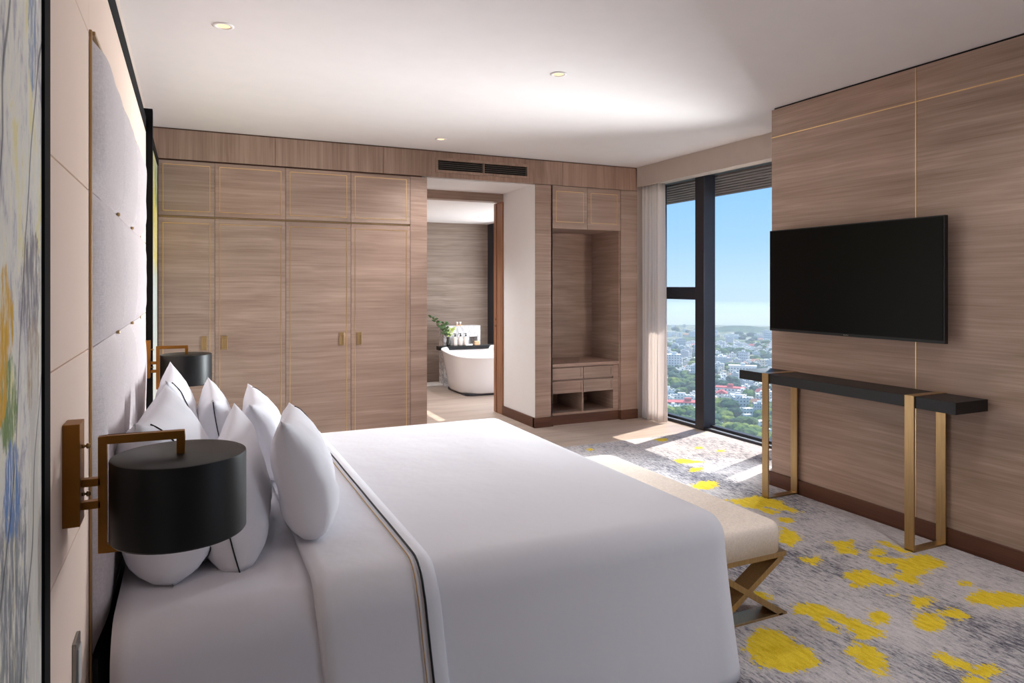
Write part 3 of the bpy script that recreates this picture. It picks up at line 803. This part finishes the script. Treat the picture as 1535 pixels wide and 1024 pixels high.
# ------------------------------------------------------------------ bench at the foot of the bed
bn = thing('bench', 'long cream cloth bench on crossed bronze legs at the foot of the bed', 'bench', (2.22, 3.04, 0))
o = obj('cushion', slab(1.99, 2.45, 2.31, 3.76, .297, .42, .03, 5), 'bench', bn, smooth=True)
obj('seam', BM().tube([(2.451, 2.4, .395), (2.451, 3.68, .395)], .002, 6), 'bench', bn)
obj('seat_rail', BM().box(2.0, 2.448, 2.312, 2.35, .273, .297).box(2.0, 2.448, 3.72, 3.758, .273, .297).box(2.0, 2.03, 2.35, 3.72, .273, .297).box(2.42, 2.448, 2.35, 3.72, .273, .297), 'bronze', bn, bevel=.001)
def bar(p, q, w, y0, y1):
    a = Vector((p[0], 0, p[1])); c = Vector((q[0], 0, q[1])); d = (c - a).normalized(); nrm = Vector((-d.z, 0, d.x)) * w / 2
    P = [a + nrm, a - nrm, c - nrm, c + nrm]
    return BM().hexa([(v_.x, y0, v_.z) for v_ in P] + [(v_.x, y1, v_.z) for v_ in P])
for y0 in (2.315, 3.665):
    obj('leg', bar((2.02, .273), (2.43, .012), .026, y0, y0 + .09), 'bronze', bn, bevel=.001)
    obj('leg', bar((2.43, .273), (2.02, .012), .026, y0 + .001, y0 + .091), 'bronze', bn, bevel=.001)
    obj('foot_rail', BM().box(1.99, 2.455, y0, y0 + .09, .008, .018), 'bronze', bn, bevel=.001)

# ------------------------------------------------------------------ console table and television
ct = thing('console_table', 'slim black console table on two brass band frames against the veneer wall under the television', 'table', (3.8, 3.1, 0))
obj('tabletop', BM().box(3.66, 3.935, 2.315, 3.90, .812, .877), 'black', ct, bevel=.002)
for y in (3.64, 2.57):
    a, c = y - .028, y + .028
    obj('leg', BM().box(3.65, 3.66, a, c, .01, .878), 'bronze', ct, bevel=.0008)
    obj('leg', BM().box(3.935, 3.937, a, c, .877, .878).box(3.925, 3.935, a, c, .01, .812), 'bronze', ct)
    obj('foot_rail', BM().box(3.65, 3.935, a, c, .006, .0165), 'bronze', ct, bevel=.0008)
    obj('strap', BM().box(3.65, 3.937, a, c, .8772, .8805), 'bronze', ct, bevel=.0008)
tv = thing('television', 'large black flat television on the veneer wall above the console table', 'television', (3.9, 3.16, 1.16))
obj('casing', BM().box(3.856, 3.885, 2.50, 3.80, 1.165, 1.895), 'black', tv, bevel=.003)
obj('screen', BM().box(3.8535, 3.857, 2.51, 3.79, 1.183, 1.887), 'screen', tv)
obj('back_housing', BM().box(3.885, 3.93, 2.6, 3.7, 1.2, 1.6), 'black', tv, bevel=.006)
obj('wall_mount', BM().box(3.93, 3.952, 2.9, 3.4, 1.3, 1.7), 'black', tv)
lg = BM()       # small raised maker's word mark: seven strokes
for k, (w_, h_) in enumerate(((.003, .0062), (.0032, .0044), (.0036, .0044), (.0032, .0044), (.003, .0062), (.0034, .0044), (.0032, .0044))):
    y = 3.165 - k * .0055
    lg.box(3.8528, 3.8538, y - w_ / 2, y + w_ / 2, 1.1715, 1.1715 + h_)
o = obj('maker_mark', lg, 'chrome', tv); o['label'] = 'tiny silver word mark'

# ------------------------------------------------------------------ curtain
b = BM(); rows = []
for j in range(25):
    z = .012 + (2.60 - .012) * j / 24; row = []
    for i in range(121):
        s_ = i / 120
        k = .8 + .35 * (1 - j / 24)
        x = 4.638 + .046 * k * math.sin(s_ * 2 * PI * 6.5 + .4 * math.sin(z * 1.1)) + .010 * math.sin(s_ * 31 + z * .8)
        y = 6.085 + (6.445 - 6.085) * s_ + .012 * math.cos(s_ * 2 * PI * 6.5) + .01 * (1 - j / 24) * (1 - s_) * -1
        row.append((x, y, z))
    rows.append(row)
b.grid(rows)
cu = thing('curtain', 'off white floor length curtain gathered in folds between niche cabinet and window', 'curtain', (4.64, 6.28, 0))
o = obj('curtain_cloth', b, 'curtain', cu, smooth=True)
md = o.modifiers.new('thick', 'SOLIDIFY'); md.thickness = .003
obj('curtain_track', BM().box(4.67, 4.71, 4.35, 6.45, 2.605, 2.625), 'frame', cu)

# ------------------------------------------------------------------ bathroom
tb = thing('bathtub', 'white freestanding bathtub with sloping sides seen through the passage', 'bathtub', (3.78, 9.1, 0))
def tub():
    b = BM(); rows = []
    cx, cy = 3.74, 9.06
    def ring(ax, ay, z, n=64, p=3.2, dip=0.):
        out = []
        for k in range(n):
            a = 2 * PI * k / n; c_, s_ = math.cos(a), math.sin(a)
            rx = ax * abs(c_) ** (2 / p) * (1 if c_ > 0 else -1); ry = ay * abs(s_) ** (2 / p) * (1 if s_ > 0 else -1)
            out.append((cx + rx, cy + ry, z + dip * (ry / ay)))
        return out
    ax, ay = .52, .56
    for f, z, d_ in ((.78, .03, 0), (.80, .05, 0), (.84, .16, 0), (.905, .35, 0), (.975, .52, .03), (.995, .548, .035), (1.0, .557, .036), (.99, .563, .037), (.955, .563, .037), (.94, .556, .036), (.925, .53, .03), (.86, .3, 0), (.78, .17, 0), (.6, .14, 0)):
        rows.append(ring(ax * f, ay * f, z, dip=d_))
    V = b.grid(rows, close=True)
    b.b.faces.new(V[-1]); b.b.faces.new(V[0][::-1])
    return b
obj('tub_shell', tub(), 'ceramic', tb, smooth=True)
b = BM()
obj('tub_foot', slab(3.36, 4.12, 8.65, 9.47, 0, .032, .004, 2), 'frame', tb)
obj('head_rest', slab(4.0, 4.2, 8.75, 9.3, .545, .6, .03), 'towel', tb, smooth=True)
tr = BM().box(3.28, 4.25, 9.53, 9.68, .545, .6)
tag(obj('bath_shelf', tr, 'black', bevel=.004), 'dark ledge running behind the bathtub rim and carrying the bottles', 'shelf')
# wall block carrying the ledge, with a small recess
b = BM().box(3.40, 3.80, 9.68, 9.9, 0, .885).box(3.93, 3.98, 9.68, 9.9, 0, .885).box(3.80, 3.93, 9.68, 9.9, .72, .885).box(3.80, 3.93, 9.68, 9.9, 0, .6).box(3.80, 3.93, 9.84, 9.9, .6, .72)
tag(obj('marble_block', b, 'marble', bevel=.002, weld=False), 'white veined marble block with a small recess standing behind the bathtub ledge', 'block')
def bottle(label, x, y):
    t = thing('bath_bottle', label, 'bottle', (x, y, .6), 'pump bottles on the bath ledge')
    obj('body', BM().lathe([(.03, 0), (.034, .006), (.034, .10), (.03, .118), (.014, .13), (.013, .136)], (x, y, .6), 24), 'soap', t, smooth=True)
    obj('pump', BM().lathe([(.013, .136), (.013, .152), (.006, .154), (.006, .17), (.011, .171), (.011, .18), (.002, .182)], (x, y, .6), 16).box(x - .03, x, y - .005, y + .005, .772, .78), 'blackslot', t)
    return t
bo = bottle('cream pump bottle on the bath ledge, nearest the leafy vase', 3.545, 9.6)
dup(bo, (3.63, 9.6, .6), 'cream pump bottle standing between two others on the bath ledge')
dup(bo, (3.71, 9.59, .6), 'cream pump bottle on the bath ledge nearest the marble recess')
vs = thing('vase', 'small dark glass vase holding leafy twigs on the bath ledge', 'vase', (3.44, 9.6, .6))
obj('vessel', BM().lathe([(.022, 0), (.03, .01), (.034, .05), (.026, .09), (.02, .12), (.024, .13), (.018, .128), (.015, .1), (.004, .02)], (3.44, 9.6, .6), 24), 'glassdark', vs, smooth=True)
rng = random.Random(3)
def leaf(b, p, d, L, W):
    d = d.normalized(); s_ = d.cross(Vector((.3, 1, .2))).normalized(); nn = d.cross(s_)
    pts = [p, p + d * L * .35 + s_ * W, p + d * L * .75 + s_ * W * .7, p + d * L, p + d * L * .75 - s_ * W * .7, p + d * L * .35 - s_ * W]
    m1, m2 = p + d * L * .38 + nn * W * .25, p + d * L * .74 + nn * W * .2
    v_ = [b.b.verts.new(q) for q in pts + [m1, m2]]
    for f in ((0, 1, 6), (1, 2, 7, 6), (2, 3, 7), (3, 4, 7), (4, 5, 6, 7), (5, 0, 6)): b.b.faces.new([v_[i] for i in f])
for (ex, ez, ey), mt in (((-.25, .36, .0), 'leaf'), ((-.14, .22, -.03), 'leaf'), ((.06, .18, .02), 'leafpale'), ((-.05, .27, .03), 'leaf')):
    p0 = Vector((3.44, 9.6, .66)); p3 = Vector((3.44 + ex, 9.6 + ey, .64 + ez + .02)); P = []
    for k in range(9):
        t = k / 8; P.append(p0.lerp(p3, t) + Vector((0, 0, .05 * math.sin(t * PI))))
    tw = obj('twig', BM().tube(P, [.0035 - .0003 * k for k in range(9)], 6), 'stem', vs, smooth=True)
    lb = BM()
    for k in range(2, 9):
        for sg in (-1, 1):
            leaf(lb, P[k], Vector((sg * .6 + rng.uniform(-.3, .3), rng.uniform(-.6, .3), rng.uniform(-.1, .7))), rng.uniform(.05, .075), .017)
    obj('leaves', lb, mt, tw, smooth=True)
tag(obj('soap_block', BM().box(3.84, 3.92, 9.55, 9.62, .6, .632).box(3.846, 3.915, 9.556, 9.615, .632, .66), 'lightwood', bevel=.004), 'honey coloured soap box at the right end of the bath ledge', 'soap')
tag(obj('face_cloth', slab(3.66, 3.80, 9.54, 9.57, .6, .622, .008, 3) if False else BM().box(3.69, 3.80, 9.535, 9.552, .6, .622), 'towel', bevel=.006), 'small folded white cloth before the pump bottles on the bath ledge', 'cloth')
ca = thing('candle_tray', 'small pale candle tray on top of the marble block', 'candle', (3.66, 9.76, .885))
obj('tray', BM().box(3.61, 3.71, 9.73, 9.79, .885, .897), 'lightwood', ca, bevel=.002)
for x in (3.635, 3.685): obj('cup', BM().lathe([(.012, 0), (.017, .045), (.015, .045), (.01, .005)], (x, 9.76, .897), 16), 'soap', ca, smooth=True)
tag(obj('bath_mat', BM().box(3.15, 3.4, 9.72, 9.98, 0, .03), 'towel', bevel=.008), 'folded white mat on the floor at the far left end of the bathtub', 'mat')
# ------------------------------------------------------------------ the city far below
GZ = -100.
def ground_at(u, v):
    """direction of a pixel of the 1535 x 1024 frame met with the city ground"""
    a = (u - 767.5) / F_PX; s_, c_ = math.sin(YAW), math.cos(YAW)
    d = (EYE - GZ) / ((v - 427) / F_PX)
    return d * (s_ + c_ * a), d * (c_ - s_ * a)

def ground_mat():
    m = M_('city ground'); n1 = m.noise(scale=.02, detail=6, rough=.7); n2 = m.noise(scale=.2, detail=3)
    m.bsdf(m.ramp(m.math('ADD', m.math('MULTIPLY', n1, .7), m.math('MULTIPLY', n2, .3)), [(.36, srgb(50, 74, 52)), (.48, srgb(84, 104, 72)), (.55, srgb(150, 150, 138)), (.65, srgb(180, 176, 168))]), .95, 0, .1); return m.m
MAT['ground'] = ground_mat()
def tree_mat(name, a, b_, s=.35):
    m = M_(name); oi = m.n('ShaderNodeObjectInfo').outputs['Random']
    n1 = m.noise(scale=s, detail=4, rough=.7)
    col = m.ramp(n1, [(.36, srgb(*a)), (.62, srgb(*b_))])
    col = m.mix(oi, col, m.mix(1., col, (1.25, 1.18, .8, 1), 'MULTIPLY'))
    m.bsdf(col, .9, 0, .1); return m.m
MAT['tree'] = tree_mat('broad tree crown', (40, 66, 40), (100, 126, 66))
MAT['treeblue'] = tree_mat('deep green tree crown', (30, 58, 52), (62, 92, 72))
MAT['treelime'] = tree_mat('lime tree crown', (78, 100, 44), (140, 152, 74))
MAT['forest'] = tree_mat('distant wood', (36, 60, 56), (74, 100, 78), .06)
def facade(name, wall, glassc, sx, sz):
    m = M_(name); geo = m.n('ShaderNodeNewGeometry'); nz = m.xyz(geo.outputs['Normal'])[2]
    o = m.xyz(); h = m.math('ADD', o[0], o[1])
    fu = m.math('FRACT', m.math('DIVIDE', h, sx)); fv = m.math('FRACT', m.math('DIVIDE', o[2], sz))
    wn = m.math('MULTIPLY', m.math('MULTIPLY', m.math('GREATER_THAN', fu, .35), m.math('LESS_THAN', fu, .78)), m.math('MULTIPLY', m.math('GREATER_THAN', fv, .3), m.math('LESS_THAN', fv, .72)))
    wn = m.math('MULTIPLY', wn, m.math('LESS_THAN', m.math('ABSOLUTE', nz), .3))
    m.bsdf(m.mix(wn, srgb(*wall), srgb(*glassc)), .7, 0, .3); return m.m
MAT['housewhite'] = facade('white house', (238, 234, 228), (96, 104, 112), 3.2, 3.0)
MAT['housecream'] = facade('cream house', (232, 214, 190), (104, 100, 98), 3.4, 3.0)
MAT['housegrey'] = facade('grey house', (206, 206, 206), (84, 92, 104), 2.6, 3.0)
MAT['roofred'] = plain('red roof', (196, 84, 84), .8)
MAT['roofterra'] = plain('terracotta roof', (190, 128, 100), .8)
MAT['roofwhite'] = plain('pale roof', (226, 224, 220), .8)
MAT['roofblue'] = plain('blue green roof', (110, 160, 160), .7)

KEEP_ORIGIN = True
taken = [(*ground_at(1046, 512), 80), (*ground_at(1104, 497), 125)]
gb = BM(); rows = []
for d in np.linspace(150, 1750, 44):
    row = []
    for a in np.linspace(-.25, 1.9, 60):
        x, y = d * math.sin(a), d * math.cos(a)
        row.append((x, y, GZ + max(0, d - 900) * .004 * (1 + mnoise.noise(Vector((x * .004, y * .004, 0))))))
    rows.append(row)
gb.grid(rows)
o = obj('city_ground', gb, 'ground', smooth=True); tag(o, 'hazy city ground stretching away below the window', 'ground', kind='structure')
for lab, cx, cy, rx, ry, h in (('dark wooded hill beyond the houses right of the window mullion', *ground_at(1046, 512), 75, 60, 9),
                               ('pale distant hill on the horizon in the middle of the right window pane', *ground_at(1104, 497), 120, 90, 13)):
    b = BM(); rows = []
    for j in range(9):
        t = j / 8; row = []
        for k in range(40):
            a = 2 * PI * k / 40; rr = (1 - t) * (1 + .22 * mnoise.noise(Vector((math.cos(a) * 2, math.sin(a) * 2, t * 2 + cx))))
            row.append((cx + rx * rr * math.cos(a), cy + ry * rr * math.sin(a), GZ - 2 + h * math.sin(t * PI / 2) ** 1.0 + 2.5 * mnoise.noise(Vector((a * 6, t * 9, cx)))))
        rows.append(row)
    b.grid(rows, close=True)
    tag(obj('hill', b, 'forest', smooth=True), lab, 'hill')
KEEP_ORIGIN = False

# --- houses: prototypes at the origin, copied in loops
def house_mesh(kind, r):
    """returns (body, roof) shapes"""
    w_, d_, h_ = {'flat': (11, 9, 6.5), 'long': (24, 9, 7), 'gable': (12, 9, 5), 'block': (14, 12, 13)}[kind]
    b = BM().box(-w_ / 2, w_ / 2, -d_ / 2, d_ / 2, 0, h_); rf = BM()
    if kind in ('flat', 'block', 'long'):
        b.box(-w_ / 2, -w_ / 2 + .4, -d_ / 2, d_ / 2, h_, h_ + .8).box(w_ / 2 - .4, w_ / 2, -d_ / 2, d_ / 2, h_, h_ + .8)
        b.box(-w_ / 2 + .4, w_ / 2 - .4, -d_ / 2, -d_ / 2 + .4, h_, h_ + .8).box(-w_ / 2 + .4, w_ / 2 - .4, d_ / 2 - .4, d_ / 2, h_, h_ + .8)
        b.box(-w_ * .2, w_ * .1, -d_ * .1, d_ * .3, h_, h_ + 2.6)
        rf.box(-w_ / 2 + .4, w_ / 2 - .4, -d_ / 2 + .4, d_ / 2 - .4, h_ - .05, h_ + .12)
    else:
        V = [rf.b.verts.new(p) for p in ((-w_ / 2 - .6, -d_ / 2 - .6, h_), (w_ / 2 + .6, -d_ / 2 - .6, h_), (w_ / 2 + .6, d_ / 2 + .6, h_), (-w_ / 2 - .6, d_ / 2 + .6, h_), (-w_ / 2 + 2, 0, h_ + 2.8), (w_ / 2 - 2, 0, h_ + 2.8))]
        for f in ((0, 1, 5, 4), (1, 2, 5), (2, 3, 4, 5), (3, 0, 4), (3, 2, 1, 0)): rf.b.faces.new([V[i] for i in f])
    return b, rf
KINDS = [  # mesh kind, walls, roof, label, group, weight
    ('flat', 'housewhite', 'roofwhite', 'small white flat roofed house among trees in the city far below the window', 'small white houses of the city below', 9),
    ('gable', 'housecream', 'roofterra', 'cream house with a terracotta hipped roof in the city far below the window', 'terracotta roofed houses of the city below', 4),
    ('long', 'housewhite', 'roofwhite', 'long low white building in the city far below the window', 'long white buildings of the city below', 4),
    ('block', 'housegrey', 'roofwhite', 'pale grey apartment block in the city far below the window', 'grey apartment blocks of the city below', 3),
    ('gable', 'housewhite', 'roofred', 'white house with a red hipped roof in the city far below the window', 'red roofed houses of the city below', 1),
    ('long', 'housecream', 'roofblue', 'long cream building with a blue green roof in the city far below the window', 'blue green roofed buildings of the city below', 1)]
protos = []
for kd, wm, rm, lab, grp, wt in KINDS:
    t = thing('house', lab, 'house', (0, 0, 0), grp)
    b, rf = house_mesh(kd, random)
    obj('walls', b, wm, t, weld=False); obj('roof', rf, rm, t, weld=False)
    protos.append([t, wt, 0])
def free(x, y, r):
    for a, b_, c in taken:
        if (a - x) ** 2 + (b_ - y) ** 2 < (c + r) ** 2: return False
    taken.append((x, y, r)); return True
# landmark buildings
def landmark(name, label, u, v, w_, d_, h_, mat, rot, roof='roofwhite'):
    x, y = ground_at(u, v); taken.append((x, y, max(w_, d_) * .6))
    t = thing(name, label, 'building', (0, 0, 0))
    obj('walls', BM().box(-w_ / 2, w_ / 2, -d_ / 2, d_ / 2, 0, h_), mat, t)
    obj('roof', BM().box(-w_ / 2 - .2, w_ / 2 + .2, -d_ / 2 - .2, d_ / 2 + .2, h_, h_ + .8).box(-2, 3, -2, 2, h_ + .8, h_ + 3.5), roof, t, weld=False)
    t.location = (x, y, GZ); t.rotation_euler.z = rot
landmark('apartment_tower', 'tall white apartment tower rising over the city in the left window pane', 1010, 553, 16, 12, 17, 'housewhite', -.6)
landmark('apartment_building', 'wide white apartment building in the city, just above the console table end', 1113, 562, 30, 12, 10, 'housewhite', -.75)
landmark('market_hall', 'long red roofed hall at the middle of the city in the left window pane', 1030, 612, 40, 12, 5, 'housewhite', -.55, 'roofred')
landmark('red_roofed_building', 'white building with a broad red roof in the right window pane beside the mullion', 1094, 591, 26, 10, 6, 'housewhite', -.9, 'roofred')

rh = random.Random(11)
def pick():
    s_ = rh.uniform(0, sum(p_[1] for p_ in protos))
    for p_ in protos:
        s_ -= p_[1]
        if s_ <= 0: return p_
    return protos[0]
nh = 0; spots = []
for _ in range(9000):
    if nh >= 290: break
    left = rh.random() < .42
    v = 505 + 121 * rh.random() ** .85
    u = rh.uniform(992, 1052) if left else rh.uniform(1064, 1160)
    if not left and v > 615 and rh.random() < .92: continue
    x, y = ground_at(u, v)
    if mnoise.noise(Vector((x * .012, y * .012, 5))) < -.12: continue
    if not free(x, y, 6.5): continue
    p_ = pick(); t = p_[0]
    r = t if p_[2] == 0 else dup(t, (0, 0, 0), t['label'])
    p_[2] += 1
    r.location = (x, y, GZ + (max(0, math.hypot(x, y) - 900) * .004)); r.rotation_euler.z = -.7 + rh.choice((0, 0, PI / 2)) + rh.uniform(-.3, .3)
    s_ = rh.uniform(.6, .95); r.scale = (s_, s_ * rh.uniform(.85, 1.2), s_ * rh.uniform(.8, 1.3))
    nh += 1
# houses further off and to the sides: one mass
far = BM()
for _ in range(1500):
    d = rh.uniform(480, 1650); a = rh.uniform(.3, 1.15)
    x, y = d * math.sin(a), d * math.cos(a)
    if mnoise.noise(Vector((x * .012, y * .012, 5))) < -.1: continue
    if not free(x, y, 7): continue
    s_ = rh.uniform(2.5, 4.8); z = GZ + max(0, d - 900) * .004
    far.box(x - s_, x + s_, y - s_ * .7, y + s_ * .7, z, z + rh.uniform(4, 9))
KEEP_ORIGIN = True
o = obj('far_houses', far, 'housewhite', weld=False); tag(o, 'hazy mass of pale distant houses spreading to the horizon', 'houses', kind='stuff')
KEEP_ORIGIN = False

# --- trees
def crown_mesh(seed, lobes=7):
    b = BM(); rr = random.Random(seed)
    for k in range(lobes):
        c = Vector((rr.uniform(-3, 3), rr.uniform(-3, 3), rr.uniform(3.5, 6.5))) if k else Vector((0, 0, 5))
        R_ = rr.uniform(2.3, 3.4) if k else 4.2
        tmp = bmesh.new(); bmesh.ops.create_icosphere(tmp, subdivisions=2, radius=R_)
        idx = {}
        for v_ in tmp.verts:
            q = v_.co * (1 + .28 * mnoise.noise(v_.co * .7 + Vector((seed * 3, k, 0)))); q.z *= .8
            idx[v_.index] = b.b.verts.new(c + q)
        tmp.faces.ensure_lookup_table()
        for f in tmp.faces: b.b.faces.new([idx[v_.index] for v_ in f.verts])
        tmp.free()
    return b
TK = [('tree', 'broad green tree in the park and gardens far below the window', 'green trees below the window'),
      ('treeblue', 'deep blue green tree among the city houses far below the window', 'blue green trees below the window'),
      ('treelime', 'bright lime green tree in the park far below the window', 'lime green trees below the window')]
tp = []
for i, (mt, lab, grp) in enumerate(TK):
    t = thing('tree', lab, 'tree', (0, 0, 0), grp)
    obj('crown', crown_mesh(20 + i), mt, t, weld=False)
    obj('trunk', BM().tube([(0, 0, -.3), (.1, 0, 2), (0, .1, 4)], [.5, .4, .3], 8), 'stem', t)
    tp.append([t, 0])
rt = random.Random(5); nt_ = 0
def put_tree(i, x, y, s_):
    global nt_
    p_ = tp[i]; r = p_[0] if p_[1] == 0 else dup(p_[0], (0, 0, 0), p_[0]['label']); p_[1] += 1; nt_ += 1
    r.location = (x, y, GZ + max(0, math.hypot(x, y) - 900) * .004); r.rotation_euler.z = rt.uniform(0, 6.28); r.scale = (s_, s_, s_ * rt.uniform(.8, 1.1))
park = []
for _ in range(6000):
    if nt_ >= 150: break
    if rt.random() < .72: u, v = rt.uniform(1064, 1165), rt.uniform(618, 685)
    else: u, v = rt.uniform(985, 1052), rt.uniform(628, 665)
    x, y = ground_at(u, v)
    if any((a - x) ** 2 + (b_ - y) ** 2 < 44 for a, b_ in park): continue
    if any((a - x) ** 2 + (b_ - y) ** 2 < (c_ + 4) ** 2 for a, b_, c_ in taken): continue
    park.append((x, y))
    put_tree(rt.choices((0, 1, 2), (5, 3, 2))[0], x, y, rt.uniform(.9, 1.5))
for _ in range(6000):
    if nt_ >= 290: break
    u, v = rt.uniform(990, 1160), rt.uniform(520, 620)
    x, y = ground_at(u, v)
    if not free(x, y, 4.5): continue
    put_tree(rt.choices((0, 1, 2), (3, 6, 1))[0], x, y, rt.uniform(.8, 1.3))
mass = BM()
for _ in range(1500):
    d = rt.uniform(330, 1600); a = rt.uniform(.3, 1.15)
    x, y = d * math.sin(a), d * math.cos(a)
    if not free(x, y, 5): continue
    z = GZ + max(0, d - 900) * .004; s_ = rt.uniform(4, 9)
    tmp = bmesh.new(); bmesh.ops.create_icosphere(tmp, subdivisions=1, radius=s_); idx = {}
    for v_ in tmp.verts: idx[v_.index] = mass.b.verts.new((x + v_.co.x * 1.3, y + v_.co.y * 1.3, z + max(-.5, v_.co.z * .8 + 2)))
    for f in tmp.faces: mass.b.faces.new([idx[v_.index] for v_ in f.verts])
    tmp.free()
KEEP_ORIGIN = True
o = obj('tree_mass', mass, 'forest', smooth=True, weld=False); tag(o, 'dark green mass of distant trees between the city houses', 'trees', kind='stuff')
KEEP_ORIGIN = False
# haze over the city
hz = M_('city haze'); vs_ = hz.n('ShaderNodeVolumeScatter'); vs_.inputs['Color'].default_value = (.80, .91, 1, 1); vs_.inputs['Density'].default_value = HAZE; vs_.inputs['Anisotropy'].default_value = .1
hz.link(vs_.outputs[0], hz.out.inputs['Volume'])
KEEP_ORIGIN = True
b = BM(); a0, a1 = .2, 1.3
P = []
for z in (GZ - 3, GZ + 52):
    P += [(300 * math.sin(a0), 300 * math.cos(a0), z), (300 * math.sin(a1), 300 * math.cos(a1), z), (2600 * math.sin(a1), 2600 * math.cos(a1), z), (2600 * math.sin(a0), 2600 * math.cos(a0), z)]
b.hexa(P)
o = obj('city_haze', b, hz.m); tag(o, 'pale blue haze lying over the distant city', 'haze', kind='stuff')
KEEP_ORIGIN = False

# ------------------------------------------------------------------ sky, sun and lamps
W = bpy.data.worlds.new('sky'); sc.world = W; W.use_nodes = True
nt = W.node_tree; nt.nodes.clear()
wo = nt.nodes.new('ShaderNodeOutputWorld'); bg = nt.nodes.new('ShaderNodeBackground'); tc = nt.nodes.new('ShaderNodeTexCoord')
sx = nt.nodes.new('ShaderNodeSeparateXYZ'); mr = nt.nodes.new('ShaderNodeMapRange'); cr = nt.nodes.new('ShaderNodeValToRGB')
nt.links.new(tc.outputs['Generated'], sx.inputs[0]); nt.links.new(sx.outputs[2], mr.inputs[0])
mr.inputs[1].default_value = -.1; mr.inputs[2].default_value = .4
nt.links.new(mr.outputs[0], cr.inputs[0]); nt.links.new(cr.outputs[0], bg.inputs[0]); nt.links.new(bg.outputs[0], wo.inputs[0])
st = [(0, (204, 224, 236)), (.1, (198, 221, 242)), (.2, (188, 219, 250)), (.32, (162, 206, 253)), (.5, (138, 194, 250)), (1, (110, 178, 240))]
while len(cr.color_ramp.elements) < len(st): cr.color_ramp.elements.new(1)
for e, (p_, c_) in zip(cr.color_ramp.elements, st): e.position = p_; e.color = srgb(*c_)
bg.inputs[1].default_value = SKY

def light(name, kind, loc, power, color=(1, 1, 1), target=None, **kw):
    l = bpy.data.lights.new(name, kind); o = bpy.data.objects.new(name, l); COL.objects.link(o); o.location = loc
    l.energy = power; l.color = color
    for k, v_ in kw.items(): setattr(l, k, v_)
    if target is not None: o.rotation_euler = (Vector(target) - Vector(loc)).to_track_quat('-Z', 'Y').to_euler()
    return o
el = math.radians(47.5); d = Vector((-.94, -.34, 0)).normalized() * math.cos(el) + Vector((0, 0, -math.sin(el)))
light('sun', 'SUN', (30, 20, 40), SUN, (1, .95, .86), target=Vector((30, 20, 40)) + d, angle=.009)
# area lights for window daylight; the rear one is added fill, out of view
light('window_daylight', 'AREA', (4.86, 4.42, 1.35), P_WIN, (.90, .965, 1), target=(1.2, 3.9, 1.12), shape='RECTANGLE', size=.24, size_y=1.6, spread=1.65)
light('rear_fill', 'AREA', (4.6, -.75, 1.5), P_REAR, (.92, .97, 1), target=(1.5, 1.2, 1.5), shape='RECTANGLE', size=2.0, size_y=2.2)
light('bathroom_daylight', 'AREA', (4.3, 8.8, 1.4), P_BATH, (.93, .97, 1), target=(2, 8.8, 1.2), shape='RECTANGLE', size=2.0, size_y=2.0)
# ceiling lamps; entries after the bathroom one are added fill spots without fittings
for x, y, z, k in ((.154, 3.813, CZ, .05), (2.091, 3.8, CZ, .3), (2.058, 5.942, CZ, .6), (3.75, 9.1, 2.465, .5), (2.3, 7.9, 2.465, 1.2), (3.3, 1.9, CZ, .24), (2.6, .3, CZ, 1.)):
    light('ceiling_or_fill_spot', 'SPOT', (x, y, z - .03), P_SPOT * k, (.95, .97, 1), target=(x, y, 0), spot_size=2.3, spot_blend=1., shadow_soft_size=.06)

sc.view_settings.view_transform = 'Standard'; sc.view_settings.look = 'None'
sc.view_settings.exposure = EXPO; sc.view_settings.gamma = 1; sc.view_settings.use_curve_mapping = False
